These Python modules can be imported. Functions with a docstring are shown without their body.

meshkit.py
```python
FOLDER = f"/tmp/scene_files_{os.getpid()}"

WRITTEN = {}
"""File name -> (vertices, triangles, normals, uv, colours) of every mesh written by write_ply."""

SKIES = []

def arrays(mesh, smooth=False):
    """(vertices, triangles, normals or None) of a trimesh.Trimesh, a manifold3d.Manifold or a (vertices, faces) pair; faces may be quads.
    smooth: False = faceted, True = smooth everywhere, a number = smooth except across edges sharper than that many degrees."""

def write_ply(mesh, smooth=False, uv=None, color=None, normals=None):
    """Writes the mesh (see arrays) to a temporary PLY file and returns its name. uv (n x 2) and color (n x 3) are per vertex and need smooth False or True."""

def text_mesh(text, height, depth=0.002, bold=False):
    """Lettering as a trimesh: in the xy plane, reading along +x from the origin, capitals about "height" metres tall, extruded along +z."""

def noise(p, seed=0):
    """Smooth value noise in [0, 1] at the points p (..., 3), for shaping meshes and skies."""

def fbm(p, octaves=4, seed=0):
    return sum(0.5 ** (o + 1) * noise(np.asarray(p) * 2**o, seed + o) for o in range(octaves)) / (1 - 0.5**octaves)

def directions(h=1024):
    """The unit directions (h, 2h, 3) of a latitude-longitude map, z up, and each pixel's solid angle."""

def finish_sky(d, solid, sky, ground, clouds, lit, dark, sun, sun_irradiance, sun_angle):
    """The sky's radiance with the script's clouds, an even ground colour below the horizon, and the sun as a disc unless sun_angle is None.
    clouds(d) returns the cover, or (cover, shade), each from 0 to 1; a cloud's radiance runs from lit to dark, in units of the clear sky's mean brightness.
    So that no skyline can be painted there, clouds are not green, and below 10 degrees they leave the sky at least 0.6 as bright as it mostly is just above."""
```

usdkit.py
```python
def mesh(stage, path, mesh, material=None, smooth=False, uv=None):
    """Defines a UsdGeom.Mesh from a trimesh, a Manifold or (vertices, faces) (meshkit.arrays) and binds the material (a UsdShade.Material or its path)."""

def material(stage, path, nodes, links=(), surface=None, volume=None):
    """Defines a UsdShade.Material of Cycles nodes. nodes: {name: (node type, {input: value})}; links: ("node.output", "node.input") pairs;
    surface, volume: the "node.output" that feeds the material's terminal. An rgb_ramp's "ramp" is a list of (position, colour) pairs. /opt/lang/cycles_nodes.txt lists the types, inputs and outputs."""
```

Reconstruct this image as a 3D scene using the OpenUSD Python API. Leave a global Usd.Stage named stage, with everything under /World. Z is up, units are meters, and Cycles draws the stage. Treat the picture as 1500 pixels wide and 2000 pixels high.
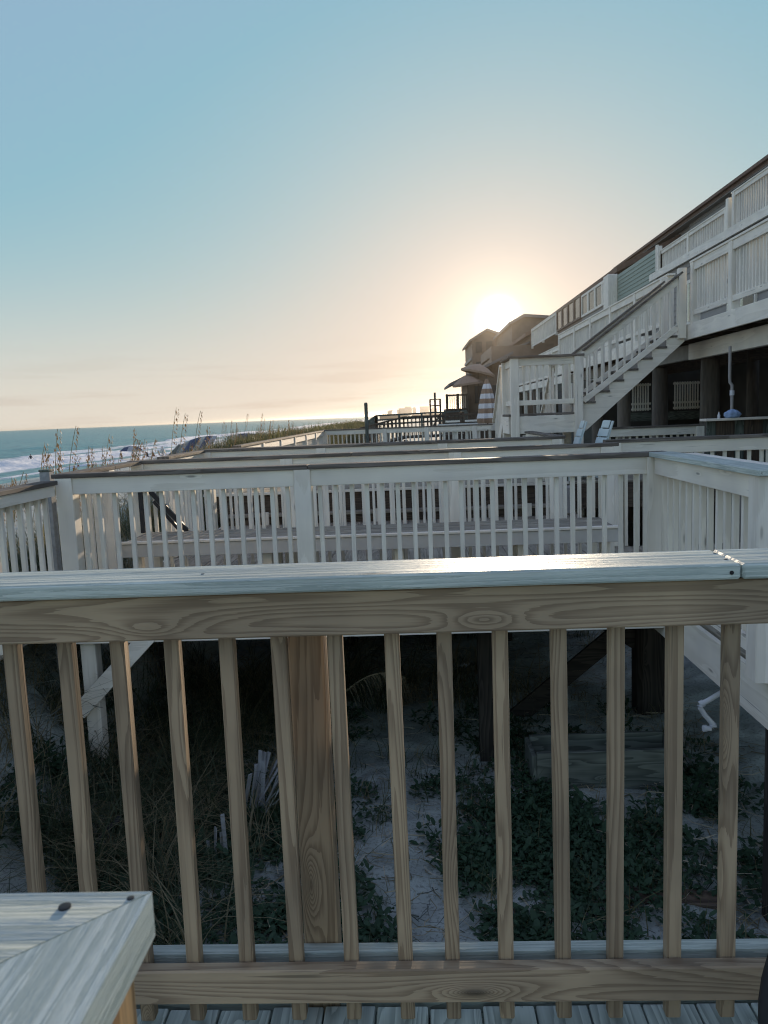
import math, random
import numpy as np
import trimesh
import usdkit
import meshkit
from shapely.geometry import Polygon
from scipy.spatial import ConvexHull
from pxr import Usd, UsdGeom, UsdLux, UsdShade, Gf, Sdf, Vt

stage = Usd.Stage.CreateInMemory()
UsdGeom.SetStageUpAxis(stage, 'Z')
UsdGeom.SetStageMetersPerUnit(stage, 1.0)
UsdGeom.Xform.Define(stage, '/World')
rng = np.random.default_rng(7)
random.seed(7)

# ------------------------------------------------------------------ camera, sky, sun, exposure
EYE = (0.0, 0.0, 1.62)
F = 1530.0 / 1500.0                      # focal length in picture widths
def camera_axes():
    """Camera axes from how the horizon (tilted, above the middle) and the row of houses' vanishing point lie in view."""
    c = lambda x, y: np.array([(x - 750) / 1530, (1000 - y) / 1530, -1.0])
    up = np.cross(c(1500, 781.5), c(0, 841.5)); up /= np.linalg.norm(up); up *= np.sign(up[1])
    fw = c(810, 809.1); fw -= up * (fw @ up); fw /= np.linalg.norm(fw)
    return np.stack([np.cross(fw, up), fw, up], 1)
CM = camera_axes()
cam = UsdGeom.Camera.Define(stage, '/World/camera')
m4 = np.eye(4); m4[:3, :3] = CM; m4[3, :3] = EYE
cam.AddTransformOp().Set(Gf.Matrix4d(m4.tolist()))
cam.CreateHorizontalApertureAttr(36.0)
cam.CreateVerticalApertureAttr(48.0)
cam.CreateFocalLengthAttr(36.0 * F)
cam.CreateClippingRangeAttr(Gf.Vec2f(0.05, 60000))
cam.CreateFStopAttr(16.0)
cam.CreateFocusDistanceAttr(2.6)
cam.CreateExposureAttr(1.5)

SUN = np.array([0.1064, 0.9876, 0.1135]); SUN /= np.linalg.norm(SUN)
SUN_EL, SUN_ROT = math.asin(SUN[2]), math.atan2(SUN[0], SUN[1])
SKY_STRENGTH, SUN_POWER = 0.10, 0.6

sky_mat = usdkit.material(stage, '/World/Looks/sky', {
    'sky': ('sky_texture', {'sky_type': 'single_scattering', 'sun_disc': False, 'sun_elevation': SUN_EL, 'sun_rotation': SUN_ROT,
                            'altitude': 5.0, 'air_density': 1.0, 'aerosol_density': 0.7, 'ozone_density': 1.6}),
    # the even, milky evening sky: each channel's range is drawn in the same way all over the sky
    'ss': ('separate_color', {}), 'pr': ('math', {'math_type': 'power', 'value2': 0.49}), 'pg': ('math', {'math_type': 'power', 'value2': 0.224}), 'pb': ('math', {'math_type': 'power', 'value2': 0.048}),
    'kr': ('math', {'math_type': 'multiply', 'value2': 0.63}), 'kg': ('math', {'math_type': 'multiply', 'value2': 1.37}), 'kb': ('math', {'math_type': 'multiply', 'value2': 2.12}),
    'kx': ('math', {'math_type': 'maximum', 'value2': 1.02}), 'lr': ('math', {'math_type': 'smoothmin', 'value2': 2.75, 'value3': 1.2}), 'lg': ('math', {'math_type': 'smoothmin', 'value2': 2.42, 'value3': 0.8}), 'lb': ('math', {'math_type': 'smoothmin', 'value2': 2.15, 'value3': 0.3}), 'hc': ('combine_color', {}),
    # pale haze lying low all round the horizon
    'ez': ('math', {'math_type': 'maximum', 'value2': 0.0}), 'e8': ('math', {'math_type': 'multiply', 'value2': 7.8}), 'ep': ('math', {'math_type': 'power', 'value2': 1.8}), 'em': ('math', {'math_type': 'multiply', 'value2': -1.0}), 'ee': ('math', {'math_type': 'exponent'}), 'ek': ('math', {'math_type': 'multiply', 'value2': 0.8}),
    'hs': ('mix_color', {'blend_type': 'mix', 'b': (2.9, 2.58, 2.12), 'use_clamp': False}),
    'tc': ('texture_coordinate', {}),
    # the bright ring of air round the sun
    'dot': ('vector_math', {'math_type': 'dot_product', 'vector2': tuple(SUN)}),
    'pos': ('math', {'math_type': 'maximum', 'value2': 0.0}),
    'p1': ('math', {'math_type': 'power', 'value2': 9000.0}),
    'p2': ('math', {'math_type': 'power', 'value2': 34.0}),
    'm1': ('mix_color', {'blend_type': 'mix', 'a': (0, 0, 0), 'b': (18.0, 16.0, 13.0), 'use_clamp': False}),
    'm2': ('mix_color', {'blend_type': 'mix', 'a': (0, 0, 0), 'b': (0.28, 0.16, 0.07), 'use_clamp': False}),
    'a1': ('mix_color', {'blend_type': 'add', 'fac': 1.0, 'use_clamp': False}),
    'a2': ('mix_color', {'blend_type': 'add', 'fac': 1.0, 'use_clamp': False}),
    # thin streaks of cloud low over the horizon
    'map': ('mapping', {'mapping_type': 'point', 'scale': (3.0, 3.0, 42.0)}),
    'cn': ('noise_texture', {'scale': 1.6, 'detail': 6.0, 'roughness': 0.55}),
    'cr': ('map_range', {'from_min': 0.5, 'from_max': 0.62, 'to_min': 0.0, 'to_max': 0.8, 'clamp': True}),
    'sep': ('separate_xyz', {}),
    'low': ('map_range', {'from_min': 0.03, 'from_max': 0.10, 'to_min': 1.0, 'to_max': 0.0, 'clamp': True}),
    'cf': ('math', {'math_type': 'multiply'}),
    'cc': ('mix_color', {'blend_type': 'multiply', 'fac': 1.0, 'b': (0.90, 0.86, 0.85), 'use_clamp': False}),
    'cm': ('mix_color', {'blend_type': 'mix', 'use_clamp': False}),
    'bg': ('background_shader', {'strength': SKY_STRENGTH}),
}, [('tc.generated', 'dot.vector1'), ('dot.value', 'pos.value1'), ('pos.value', 'p1.value1'), ('pos.value', 'p2.value1'),
    ('p1.value', 'm1.fac'), ('p2.value', 'm2.fac'), ('m1.result', 'a1.a'), ('m2.result', 'a1.b'),
    ('tc.generated', 'map.vector'), ('map.vector', 'cn.vector'), ('cn.fac', 'cr.value'), ('tc.generated', 'sep.vector'), ('sep.z', 'low.value'),
    ('cr.result', 'cf.value1'), ('low.result', 'cf.value2'), ('sky.color', 'ss.color'), ('ss.r', 'pr.value1'), ('ss.g', 'pg.value1'), ('ss.b', 'pb.value1'), ('pr.value', 'kr.value1'), ('pg.value', 'kg.value1'), ('pb.value', 'kb.value1'), ('kr.value', 'kx.value1'), ('kx.value', 'lr.value1'), ('kg.value', 'lg.value1'), ('kb.value', 'lb.value1'), ('lr.value', 'hc.r'), ('lg.value', 'hc.g'), ('lb.value', 'hc.b'), ('hc.color', 'hs.a'), ('sep.z', 'ez.value1'), ('ez.value', 'e8.value1'), ('e8.value', 'ep.value1'), ('ep.value', 'em.value1'), ('em.value', 'ee.value1'), ('ee.value', 'ek.value1'), ('ek.value', 'hs.fac'), ('hs.result', 'cc.a'), ('hs.result', 'cm.a'), ('cc.result', 'cm.b'), ('cf.value', 'cm.fac'),
    ('cm.result', 'a2.a'), ('a1.result', 'a2.b'), ('a2.result', 'bg.color')], surface='bg.background')
dome = UsdLux.DomeLight.Define(stage, '/World/sky')
UsdShade.MaterialBindingAPI.Apply(dome.GetPrim()).Bind(sky_mat)
dome.GetPrim().SetCustomDataByKey('kind', 'structure')

sun = UsdLux.DistantLight.Define(stage, '/World/sun')
sun.CreateNormalizeAttr(True)
sun.CreateIntensityAttr(SUN_POWER)
sun.CreateAngleAttr(0.5)
sun.CreateColorAttr(Gf.Vec3f(1.0, 0.80, 0.58))
zx = np.cross([0, 0, 1.0], SUN); zx /= np.linalg.norm(zx)
sm = np.eye(4); sm[0, :3], sm[1, :3], sm[2, :3] = zx, np.cross(SUN, zx), SUN
sun.AddTransformOp().Set(Gf.Matrix4d(sm.tolist()))

# ------------------------------------------------------------------ helpers
taken = {}
def numbered(parent, name):
    k = taken.get((parent, name), -1) + 1
    taken[(parent, name)] = k
    return f'{parent}/{name}' + (f'_{k:03d}' if k else '')
def data(prim, **kw):
    for k, v in kw.items():
        if v: prim.SetCustomDataByKey(k, v)
    return prim
def thing(name, label, category, loc=(0, 0, 0), rot=0.0, group=None, kind=None):
    p = numbered('/World', name)
    x = UsdGeom.Xform.Define(stage, p)
    x.AddTranslateOp().Set(Gf.Vec3d(*map(float, loc)))
    if rot: x.AddRotateZOp().Set(float(rot))
    data(x.GetPrim(), label=label, category=category, group=group, kind=kind)
    return p
def obj(name, mesh, mat, parent='/World', smooth=False, label=None, category=None, group=None, kind=None):
    p = numbered(parent, name)
    m = usdkit.mesh(stage, p, mesh, LOOK[mat] if isinstance(mat, str) else mat, smooth)
    data(m.GetPrim(), label=label, category=category, group=group, kind=kind)
    return p
def copy_of(path, loc, rot=0.0, scale=1.0, label=None, group=None, tilt=0.0):
    base = path.rsplit('/', 1)[1]
    src = stage.GetPrimAtPath(path)
    p = numbered('/World', base)
    x = UsdGeom.Xform.Define(stage, p)
    x.GetPrim().GetReferences().AddInternalReference(path)
    x.ClearXformOpOrder()
    x = UsdGeom.Xformable(x)
    m = Gf.Matrix4d().SetScale(scale) * Gf.Matrix4d().SetRotate(Gf.Rotation(Gf.Vec3d(1, 0, 0), tilt)) * Gf.Matrix4d().SetRotate(Gf.Rotation(Gf.Vec3d(0, 0, 1), rot)) * Gf.Matrix4d().SetTranslate(Gf.Vec3d(*map(float, loc)))
    x.AddTransformOp().Set(m)
    x.GetPrim().SetInstanceable(True)
    d = src.GetCustomData()
    data(x.GetPrim(), label=label or d.get('label'), category=d.get('category'), group=group or d.get('group'))
    return p

def _chamfer_ref():
    v = []
    for s in np.ndindex(2, 2, 2):
        c = np.array(s) * 2.0 - 1
        for k in range(3):
            w = c * 0.8; w[k] = c[k]; v.append(w)
    v = np.array(v); h = ConvexHull(v); f = h.simplices.copy()
    for i, t in enumerate(f):
        n = np.cross(v[t[1]] - v[t[0]], v[t[2]] - v[t[0]])
        if n @ h.equations[i, :3] < 0: f[i] = t[::-1]
    corner = np.array([np.array(s) * 2.0 - 1 for s in np.ndindex(2, 2, 2) for _ in range(3)])
    axis = np.array([k for s in np.ndindex(2, 2, 2) for k in range(3)])
    return corner, axis, f
CH_C, CH_A, CH_F = _chamfer_ref()
BOX_V = np.array([[x, y, z] for x in (-1, 1) for y in (-1, 1) for z in (-1, 1)], float)
BOX_F = np.array([[0, 1, 3], [0, 3, 2], [4, 6, 7], [4, 7, 5], [0, 4, 5], [0, 5, 1], [2, 3, 7], [2, 7, 6], [0, 2, 6], [0, 6, 4], [1, 5, 7], [1, 7, 3]])
def half(hx, hy, hz, b=0.0):
    h = np.array([hx, hy, hz], float)
    if b <= 0: return BOX_V * h, BOX_F
    v = CH_C * (h - b)
    v[np.arange(24), CH_A] = CH_C[np.arange(24), CH_A] * h[CH_A]
    return v, CH_F
def box(x0, x1, y0, y1, z0, z1, b=0.0):
    v, f = half(abs(x1 - x0) / 2, abs(y1 - y0) / 2, abs(z1 - z0) / 2, b)
    return v + [(x0 + x1) / 2, (y0 + y1) / 2, (z0 + z1) / 2], f
def beam(p, q, w, h, b=0.0, up=(0, 0, 1.0)):
    """A board from p to q, w wide across and h deep along up."""
    p, q = np.asarray(p, float), np.asarray(q, float)
    d = q - p; L = np.linalg.norm(d); d /= L
    s = np.cross(d, up)
    if np.linalg.norm(s) < 1e-6: s = np.cross(d, (0, 1.0, 0))
    s /= np.linalg.norm(s); u = np.cross(s, d)
    v, f = half(L / 2, w / 2, h / 2, b)
    return v @ np.stack([d, -s, u]) + (p + q) / 2, f
def join(*ms):
    ms = [m for m in ms if m is not None]; vs, fs, n = [], [], 0
    for v, f in ms:
        vs.append(np.asarray(v, float)); fs.append(np.asarray(f) + n); n += len(v)
    return np.vstack(vs), np.vstack(fs)
def tm(m): return np.asarray(m.vertices), np.asarray(m.faces)
def lathe(profile, seg=16, at=(0, 0, 0), flute=None):
    pr = np.array(profile, float); a = np.arange(seg) * 2 * np.pi / seg
    r = np.repeat(pr[:, :1], seg, 1)
    if flute is not None: r = r * (1 + flute * np.where(np.arange(seg) % 2, 1, -1))[None]
    v = np.stack([r * np.cos(a), r * np.sin(a), np.repeat(pr[:, 1:], seg, 1)], -1).reshape(-1, 3)
    f = []
    for i in range(len(pr) - 1):
        for j in range(seg):
            k = (j + 1) % seg
            f += [[i * seg + j, i * seg + k, (i + 1) * seg + k], [i * seg + j, (i + 1) * seg + k, (i + 1) * seg + j]]
    n = len(v); v = np.vstack([v, [[0, 0, pr[0, 1]], [0, 0, pr[-1, 1]]]])
    for j in range(seg):
        k = (j + 1) % seg
        f += [[n, k, j], [n + 1, (len(pr) - 1) * seg + j, (len(pr) - 1) * seg + k]]
    return v + np.asarray(at, float), np.array(f)
def tube(points, radii, sides=8):
    p = np.asarray(points, float); t = np.gradient(p, axis=0); t /= np.linalg.norm(t, axis=1, keepdims=True)
    a = np.cross(t, np.where(np.abs(t[:, 2:]) < 0.9, [0, 0, 1.0], [1.0, 0, 0])); a /= np.linalg.norm(a, axis=1, keepdims=True)
    b = np.cross(t, a); g = np.arange(sides) * 2 * np.pi / sides
    r = np.broadcast_to(radii, (len(p),))[:, None, None]
    v = (p[:, None] + r * (np.cos(g)[None, :, None] * a[:, None] + np.sin(g)[None, :, None] * b[:, None])).reshape(-1, 3)
    f = []
    for i in range(len(p) - 1):
        for j in range(sides):
            k = (j + 1) % sides
            f += [[i * sides + j, i * sides + k, (i + 1) * sides + k], [i * sides + j, (i + 1) * sides + k, (i + 1) * sides + j]]
    n = len(v); v = np.vstack([v, p[:1], p[-1:]]); e = (len(p) - 1) * sides
    for j in range(sides):
        k = (j + 1) % sides
        f += [[n, k, j], [n + 1, e + j, e + k]]
    return v, np.array(f)
def prism(poly, z0, z1):
    m = trimesh.creation.extrude_polygon(Polygon(poly), z1 - z0, engine='earcut'); m.apply_translation([0, 0, z0])
    return tm(m)
def prism_on(poly, origin, ex, ez, thick):
    """An outline in the plane (ex, ez) at origin, thick along their cross product, centred."""
    v, f = prism(poly, -thick / 2, thick / 2)
    ex, ez = np.asarray(ex, float), np.asarray(ez, float)
    return np.asarray(origin, float) + v[:, :1] * ex + v[:, 1:2] * ez + v[:, 2:] * np.cross(ex, ez), f
def sstep(a, b, x):
    t = np.clip((x - a) / (b - a), 0, 1); return t * t * (3 - 2 * t)

# ------------------------------------------------------------------ materials
LOOK = {}
def plain(name, col, rough=0.6, var=0.15, scale=6.0, bump=0.0, bscale=60.0, spec=0.5, metallic=0.0, stretch=(1, 1, 1)):
    c = np.array(col, float)
    n = {'tc': ('texture_coordinate', {}), 'mp': ('mapping', {'mapping_type': 'point', 'scale': stretch}),
         'n1': ('noise_texture', {'scale': scale, 'detail': 5.0, 'roughness': 0.6}),
         'oi': ('object_info', {}), 'ad': ('math', {'math_type': 'multiply_add', 'value2': 0.35, 'value3': -0.17}), 'sm': ('math', {'math_type': 'add'}),
         'r': ('rgb_ramp', {'ramp': [(0.25, tuple(c * (1 - var))), (0.75, tuple(np.minimum(c * (1 + var), 0.92)))]}),
         'p': ('principled_bsdf', {'roughness': rough, 'specular_ior_level': spec, 'metallic': metallic})}
    l = [('tc.object', 'mp.vector'), ('mp.vector', 'n1.vector'), ('oi.random', 'ad.value1'), ('n1.fac', 'sm.value1'), ('ad.value', 'sm.value2'), ('sm.value', 'r.fac'), ('r.color', 'p.base_color')]
    if bump:
        n['n2'] = ('noise_texture', {'scale': bscale, 'detail': 4.0}); n['b'] = ('bump', {'strength': 1.0, 'distance': bump})
        l += [('mp.vector', 'n2.vector'), ('n2.fac', 'b.height'), ('b.normal', 'p.normal')]
    LOOK[name] = usdkit.material(stage, '/World/Looks/' + name, n, l, surface='p.BSDF')
def grain(name, axis, dark, light, rings=24.0, across=5.0, along=0.45, rough=0.6, fine=0.35, depth=0.0012, spec=0.4, contrast=(0.15, 0.85), knot=9.0, blot=(0.72, 1.1), fibre=(160.0, 3.0)):
    """Sawn softwood: growth rings cut along the board as long contour figures, with fine fibres along it."""
    s = [across, across, across]; s[axis] = along
    s2 = [fibre[0]] * 3; s2[axis] = fibre[1]
    n = {'tc': ('texture_coordinate', {}), 'oi': ('object_info', {}),
         'sh': ('vector_math', {'math_type': 'scale', 'vector1': (37.3, 91.7, 53.1)}), 'ad': ('vector_math', {'math_type': 'add'}),
         'm1': ('mapping', {'mapping_type': 'point', 'scale': tuple(s)}), 'm2': ('mapping', {'mapping_type': 'point', 'scale': tuple(s2)}),
         'n1': ('noise_texture', {'scale': 1.0, 'detail': 1.5, 'roughness': 0.35, 'distortion': 0.12}),
         'mk': ('mapping', {'mapping_type': 'point', 'scale': tuple(1.8 if i == axis else 8.0 for i in range(3))}), 'vk': ('voronoi_texture', {'scale': 1.0, 'randomness': 1.0}),
         'kd': ('math', {'math_type': 'multiply', 'value2': -knot}), 'ke': ('math', {'math_type': 'exponent'}), 'kn': ('math', {'math_type': 'multiply_add', 'value2': 0.55}),
         'kc': ('map_range', {'from_min': 0.04, 'from_max': 0.10, 'to_min': 0.45, 'to_max': 1.0, 'clamp': True}), 'kt': ('mix_color', {'blend_type': 'multiply', 'fac': 1.0}),
         'mc': ('mapping', {'mapping_type': 'point', 'scale': tuple(1.1 if i == axis else 42.0 for i in range(3))}), 'nc': ('noise_texture', {'scale': 1.0, 'detail': 2.0}), 'cr': ('map_range', {'from_min': 0.70, 'from_max': 0.74, 'to_min': 1.0, 'to_max': 0.5, 'clamp': True}), 'ct': ('mix_color', {'blend_type': 'multiply', 'fac': 1.0}),
         'k': ('math', {'math_type': 'multiply', 'value2': rings}), 'si': ('math', {'math_type': 'fraction'}),
         'n2': ('noise_texture', {'scale': 1.0, 'detail': 3.0, 'roughness': 0.6}),
         'mx': ('math', {'math_type': 'multiply_add', 'value2': fine, 'value3': -fine / 2}),
         'su': ('math', {'math_type': 'add'}),
         'r': ('rgb_ramp', {'ramp': [(0.0, light), (contrast[0], light), (contrast[1], dark), (0.97, dark), (1.0, light)]}),
         'n3': ('noise_texture', {'scale': 2.2, 'detail': 3.0}),
         'r3': ('rgb_ramp', {'ramp': [(0.3, (blot[0],) * 3), (0.7, (blot[1], blot[1], blot[1] * 0.97))]}),
         'tint': ('mix_color', {'blend_type': 'multiply', 'fac': 1.0}),
         'b': ('bump', {'strength': 1.0, 'distance': depth}),
         'p': ('principled_bsdf', {'roughness': rough, 'specular_ior_level': spec})}
    l = [('oi.random', 'sh.scale'), ('tc.object', 'ad.vector1'), ('sh.vector', 'ad.vector2'), ('ad.vector', 'm1.vector'), ('ad.vector', 'm2.vector'), ('m1.vector', 'n1.vector'), ('m2.vector', 'n2.vector'),
         ('ad.vector', 'mk.vector'), ('mk.vector', 'vk.vector'), ('vk.distance', 'kd.value1'), ('kd.value', 'ke.value1'), ('ke.value', 'kn.value1'), ('n1.fac', 'kn.value3'), ('kn.value', 'k.value1'), ('vk.distance', 'kc.value'), ('k.value', 'si.value1'), ('n2.fac', 'mx.value1'), ('si.value', 'su.value1'), ('mx.value', 'su.value2'), ('su.value', 'r.fac'),
         ('ad.vector', 'n3.vector'), ('n3.fac', 'r3.fac'), ('r.color', 'tint.a'), ('r3.color', 'tint.b'), ('tint.result', 'kt.a'), ('kc.result', 'kt.b'), ('ad.vector', 'mc.vector'), ('mc.vector', 'nc.vector'), ('nc.fac', 'cr.value'), ('kt.result', 'ct.a'), ('cr.result', 'ct.b'), ('ct.result', 'p.base_color'), ('su.value', 'b.height'), ('b.normal', 'p.normal')]
    LOOK[name] = usdkit.material(stage, '/World/Looks/' + name, n, l, surface='p.BSDF')

for ax, nm in enumerate('xyz'):
    grain('pine_' + nm, ax, (0.25, 0.18, 0.113), (0.39, 0.295, 0.19), rings=(30 if nm == 'z' else 22), across=(8 if nm == 'z' else 9), along=(0.16 if nm == 'z' else 0.65), contrast=(0.35, 0.8), fine=0.9, blot=(0.6, 1.08))
    grain('cap_grey_' + nm, ax, (0.39, 0.45, 0.41), (0.57, 0.63, 0.575), rings=7, across=42, along=0.8, rough=0.45, fine=1.3, depth=0.0012, spec=0.008, blot=(0.78, 1.05), fibre=(430.0, 22.0), knot=90.0)
    grain('deck_grey_' + nm, ax, (0.30, 0.335, 0.31), (0.52, 0.565, 0.525), rings=18, across=8, along=0.6, rough=0.6, fine=0.7, depth=0.002)
    grain('paint_white_' + nm, ax, (0.77, 0.71, 0.60), (0.86, 0.80, 0.69), rings=4, across=6, along=0.5, rough=0.55, fine=0.8, depth=0.0006, spec=0.25, blot=(0.86, 1.02))
    grain('cap_brown_' + nm, ax, (0.12, 0.105, 0.09), (0.20, 0.178, 0.155), rings=8, across=7, along=0.5, rough=0.75, fine=0.8, depth=0.001, spec=0.05)
    grain('old_wood_' + nm, ax, (0.06, 0.072, 0.06), (0.14, 0.16, 0.135), rings=14, across=6, along=0.6, rough=0.8, fine=0.7, depth=0.002)
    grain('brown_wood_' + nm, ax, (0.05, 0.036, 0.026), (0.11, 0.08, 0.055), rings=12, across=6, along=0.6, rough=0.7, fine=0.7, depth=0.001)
for ax, nm in enumerate('xyz'):
    grain('deck_tan_' + nm, ax, (0.22, 0.195, 0.15), (0.36, 0.325, 0.26), rings=14, across=7, along=0.5, rough=0.7, fine=0.7, depth=0.001, spec=0.2)
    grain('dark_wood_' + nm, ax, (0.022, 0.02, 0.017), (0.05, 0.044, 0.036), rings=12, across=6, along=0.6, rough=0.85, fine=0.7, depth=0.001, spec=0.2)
grain('cut_pine', 2, (0.30, 0.17, 0.07), (0.50, 0.31, 0.14), rings=24, across=9, along=0.4, contrast=(0.45, 0.8))
plain('screw', (0.03, 0.03, 0.032), 0.4, metallic=0.8)
plain('black', (0.012, 0.012, 0.013), 0.5)
plain('pvc', (0.62, 0.64, 0.66), 0.35, var=0.08)
plain('siding_beige', (0.235, 0.215, 0.19), 0.6, var=0.08)
plain('siding_green', (0.25, 0.30, 0.24), 0.6, var=0.08)
plain('siding_brown', (0.20, 0.14, 0.095), 0.7, var=0.2, scale=2)
plain('roof_brown', (0.17, 0.105, 0.07), 0.8, var=0.25, scale=9, bump=0.01)
plain('roof_grey', (0.16, 0.15, 0.14), 0.8, var=0.25, scale=9, bump=0.01)
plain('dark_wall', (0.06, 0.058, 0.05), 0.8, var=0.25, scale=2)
plain('bench_grey', (0.52, 0.50, 0.45), 0.7, var=0.1, scale=5)
plain('concrete', (0.27, 0.25, 0.21), 0.85, var=0.2, scale=4, bump=0.004)
plain('pile', (0.13, 0.11, 0.085), 0.85, var=0.35, scale=5, bump=0.012, bscale=14, stretch=(4, 4, 0.5))
plain('chair_blue', (0.54, 0.62, 0.60), 0.45, var=0.05)
plain('cloth_blue', (0.30, 0.42, 0.62), 0.8, var=0.2, scale=20, bump=0.01, bscale=40)
plain('canvas_white', (0.70, 0.68, 0.66), 0.8, var=0.06)
plain('canvas_tan', (0.30, 0.20, 0.13), 0.8, var=0.1)
plain('canvas_navy', (0.04, 0.05, 0.085), 0.8, var=0.25, scale=4)
plain('canvas_camo', (0.24, 0.225, 0.18), 0.8, var=0.6, scale=2.2)
plain('canvas_grey', (0.34, 0.32, 0.30), 0.8, var=0.1)
plain('skin', (0.36, 0.22, 0.15), 0.6, var=0.06)
plain('cloth_dark', (0.05, 0.05, 0.06), 0.8)
plain('cloth_pale', (0.55, 0.52, 0.48), 0.8)
plain('city', (0.34, 0.30, 0.28), 0.8, var=0.1, scale=0.05)
plain('stem', (0.28, 0.24, 0.12), 0.7)
plain('dry_leaf', (0.33, 0.29, 0.20), 0.8, var=0.25, scale=20)
plain('grey_slat', (0.24, 0.25, 0.25), 0.85, var=0.3, scale=20)
def leaf(name, col, var=0.35, trans=0.3):
    c = np.array(col, float)
    LOOK[name] = usdkit.material(stage, '/World/Looks/' + name, {
        'oi': ('object_info', {}), 'ge': ('geometry', {}), 'n': ('noise_texture', {'scale': 3.0, 'detail': 2.0}), 'a': ('math', {'math_type': 'add'}), 'h': ('math', {'math_type': 'multiply', 'value2': 0.5}),
        'a2': ('math', {'math_type': 'multiply_add', 'value2': 0.5}),
        'r': ('rgb_ramp', {'ramp': [(0.2, tuple(c * (1 - var))), (0.6, tuple(c)), (0.95, tuple(c * (1 + var) + np.array([0.03, 0.015, 0])))]}),
        'p': ('principled_bsdf', {'roughness': 0.55, 'specular_ior_level': 0.3}), 't': ('translucent_bsdf', {}), 'm': ('mix_closure', {'fac': trans})},
        [('ge.position', 'n.vector'), ('ge.random_per_island', 'h.value1'), ('n.fac', 'a2.value1'), ('h.value', 'a2.value3'), ('a2.value', 'r.fac'), ('r.color', 'p.base_color'), ('r.color', 't.color'), ('p.BSDF', 'm.closure1'), ('t.BSDF', 'm.closure2')], surface='m.closure')
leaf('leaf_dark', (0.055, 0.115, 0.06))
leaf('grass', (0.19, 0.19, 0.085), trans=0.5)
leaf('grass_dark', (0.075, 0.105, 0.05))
leaf('grass_dry', (0.38, 0.33, 0.19), trans=0.5)
leaf('seed', (0.62, 0.45, 0.25), trans=0.6)
LOOK['glass'] = usdkit.material(stage, '/World/Looks/glass', {
    'f': ('fresnel', {'IOR': 1.6}), 't': ('transparent_bsdf', {'color': (0.7, 0.75, 0.72)}), 'g': ('glossy_bsdf', {'roughness': 0.03, 'color': (0.9, 0.9, 0.9)}), 'm': ('mix_closure', {})},
    [('f.fac', 'm.fac'), ('t.BSDF', 'm.closure1'), ('g.BSDF', 'm.closure2')], surface='m.closure')
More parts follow.
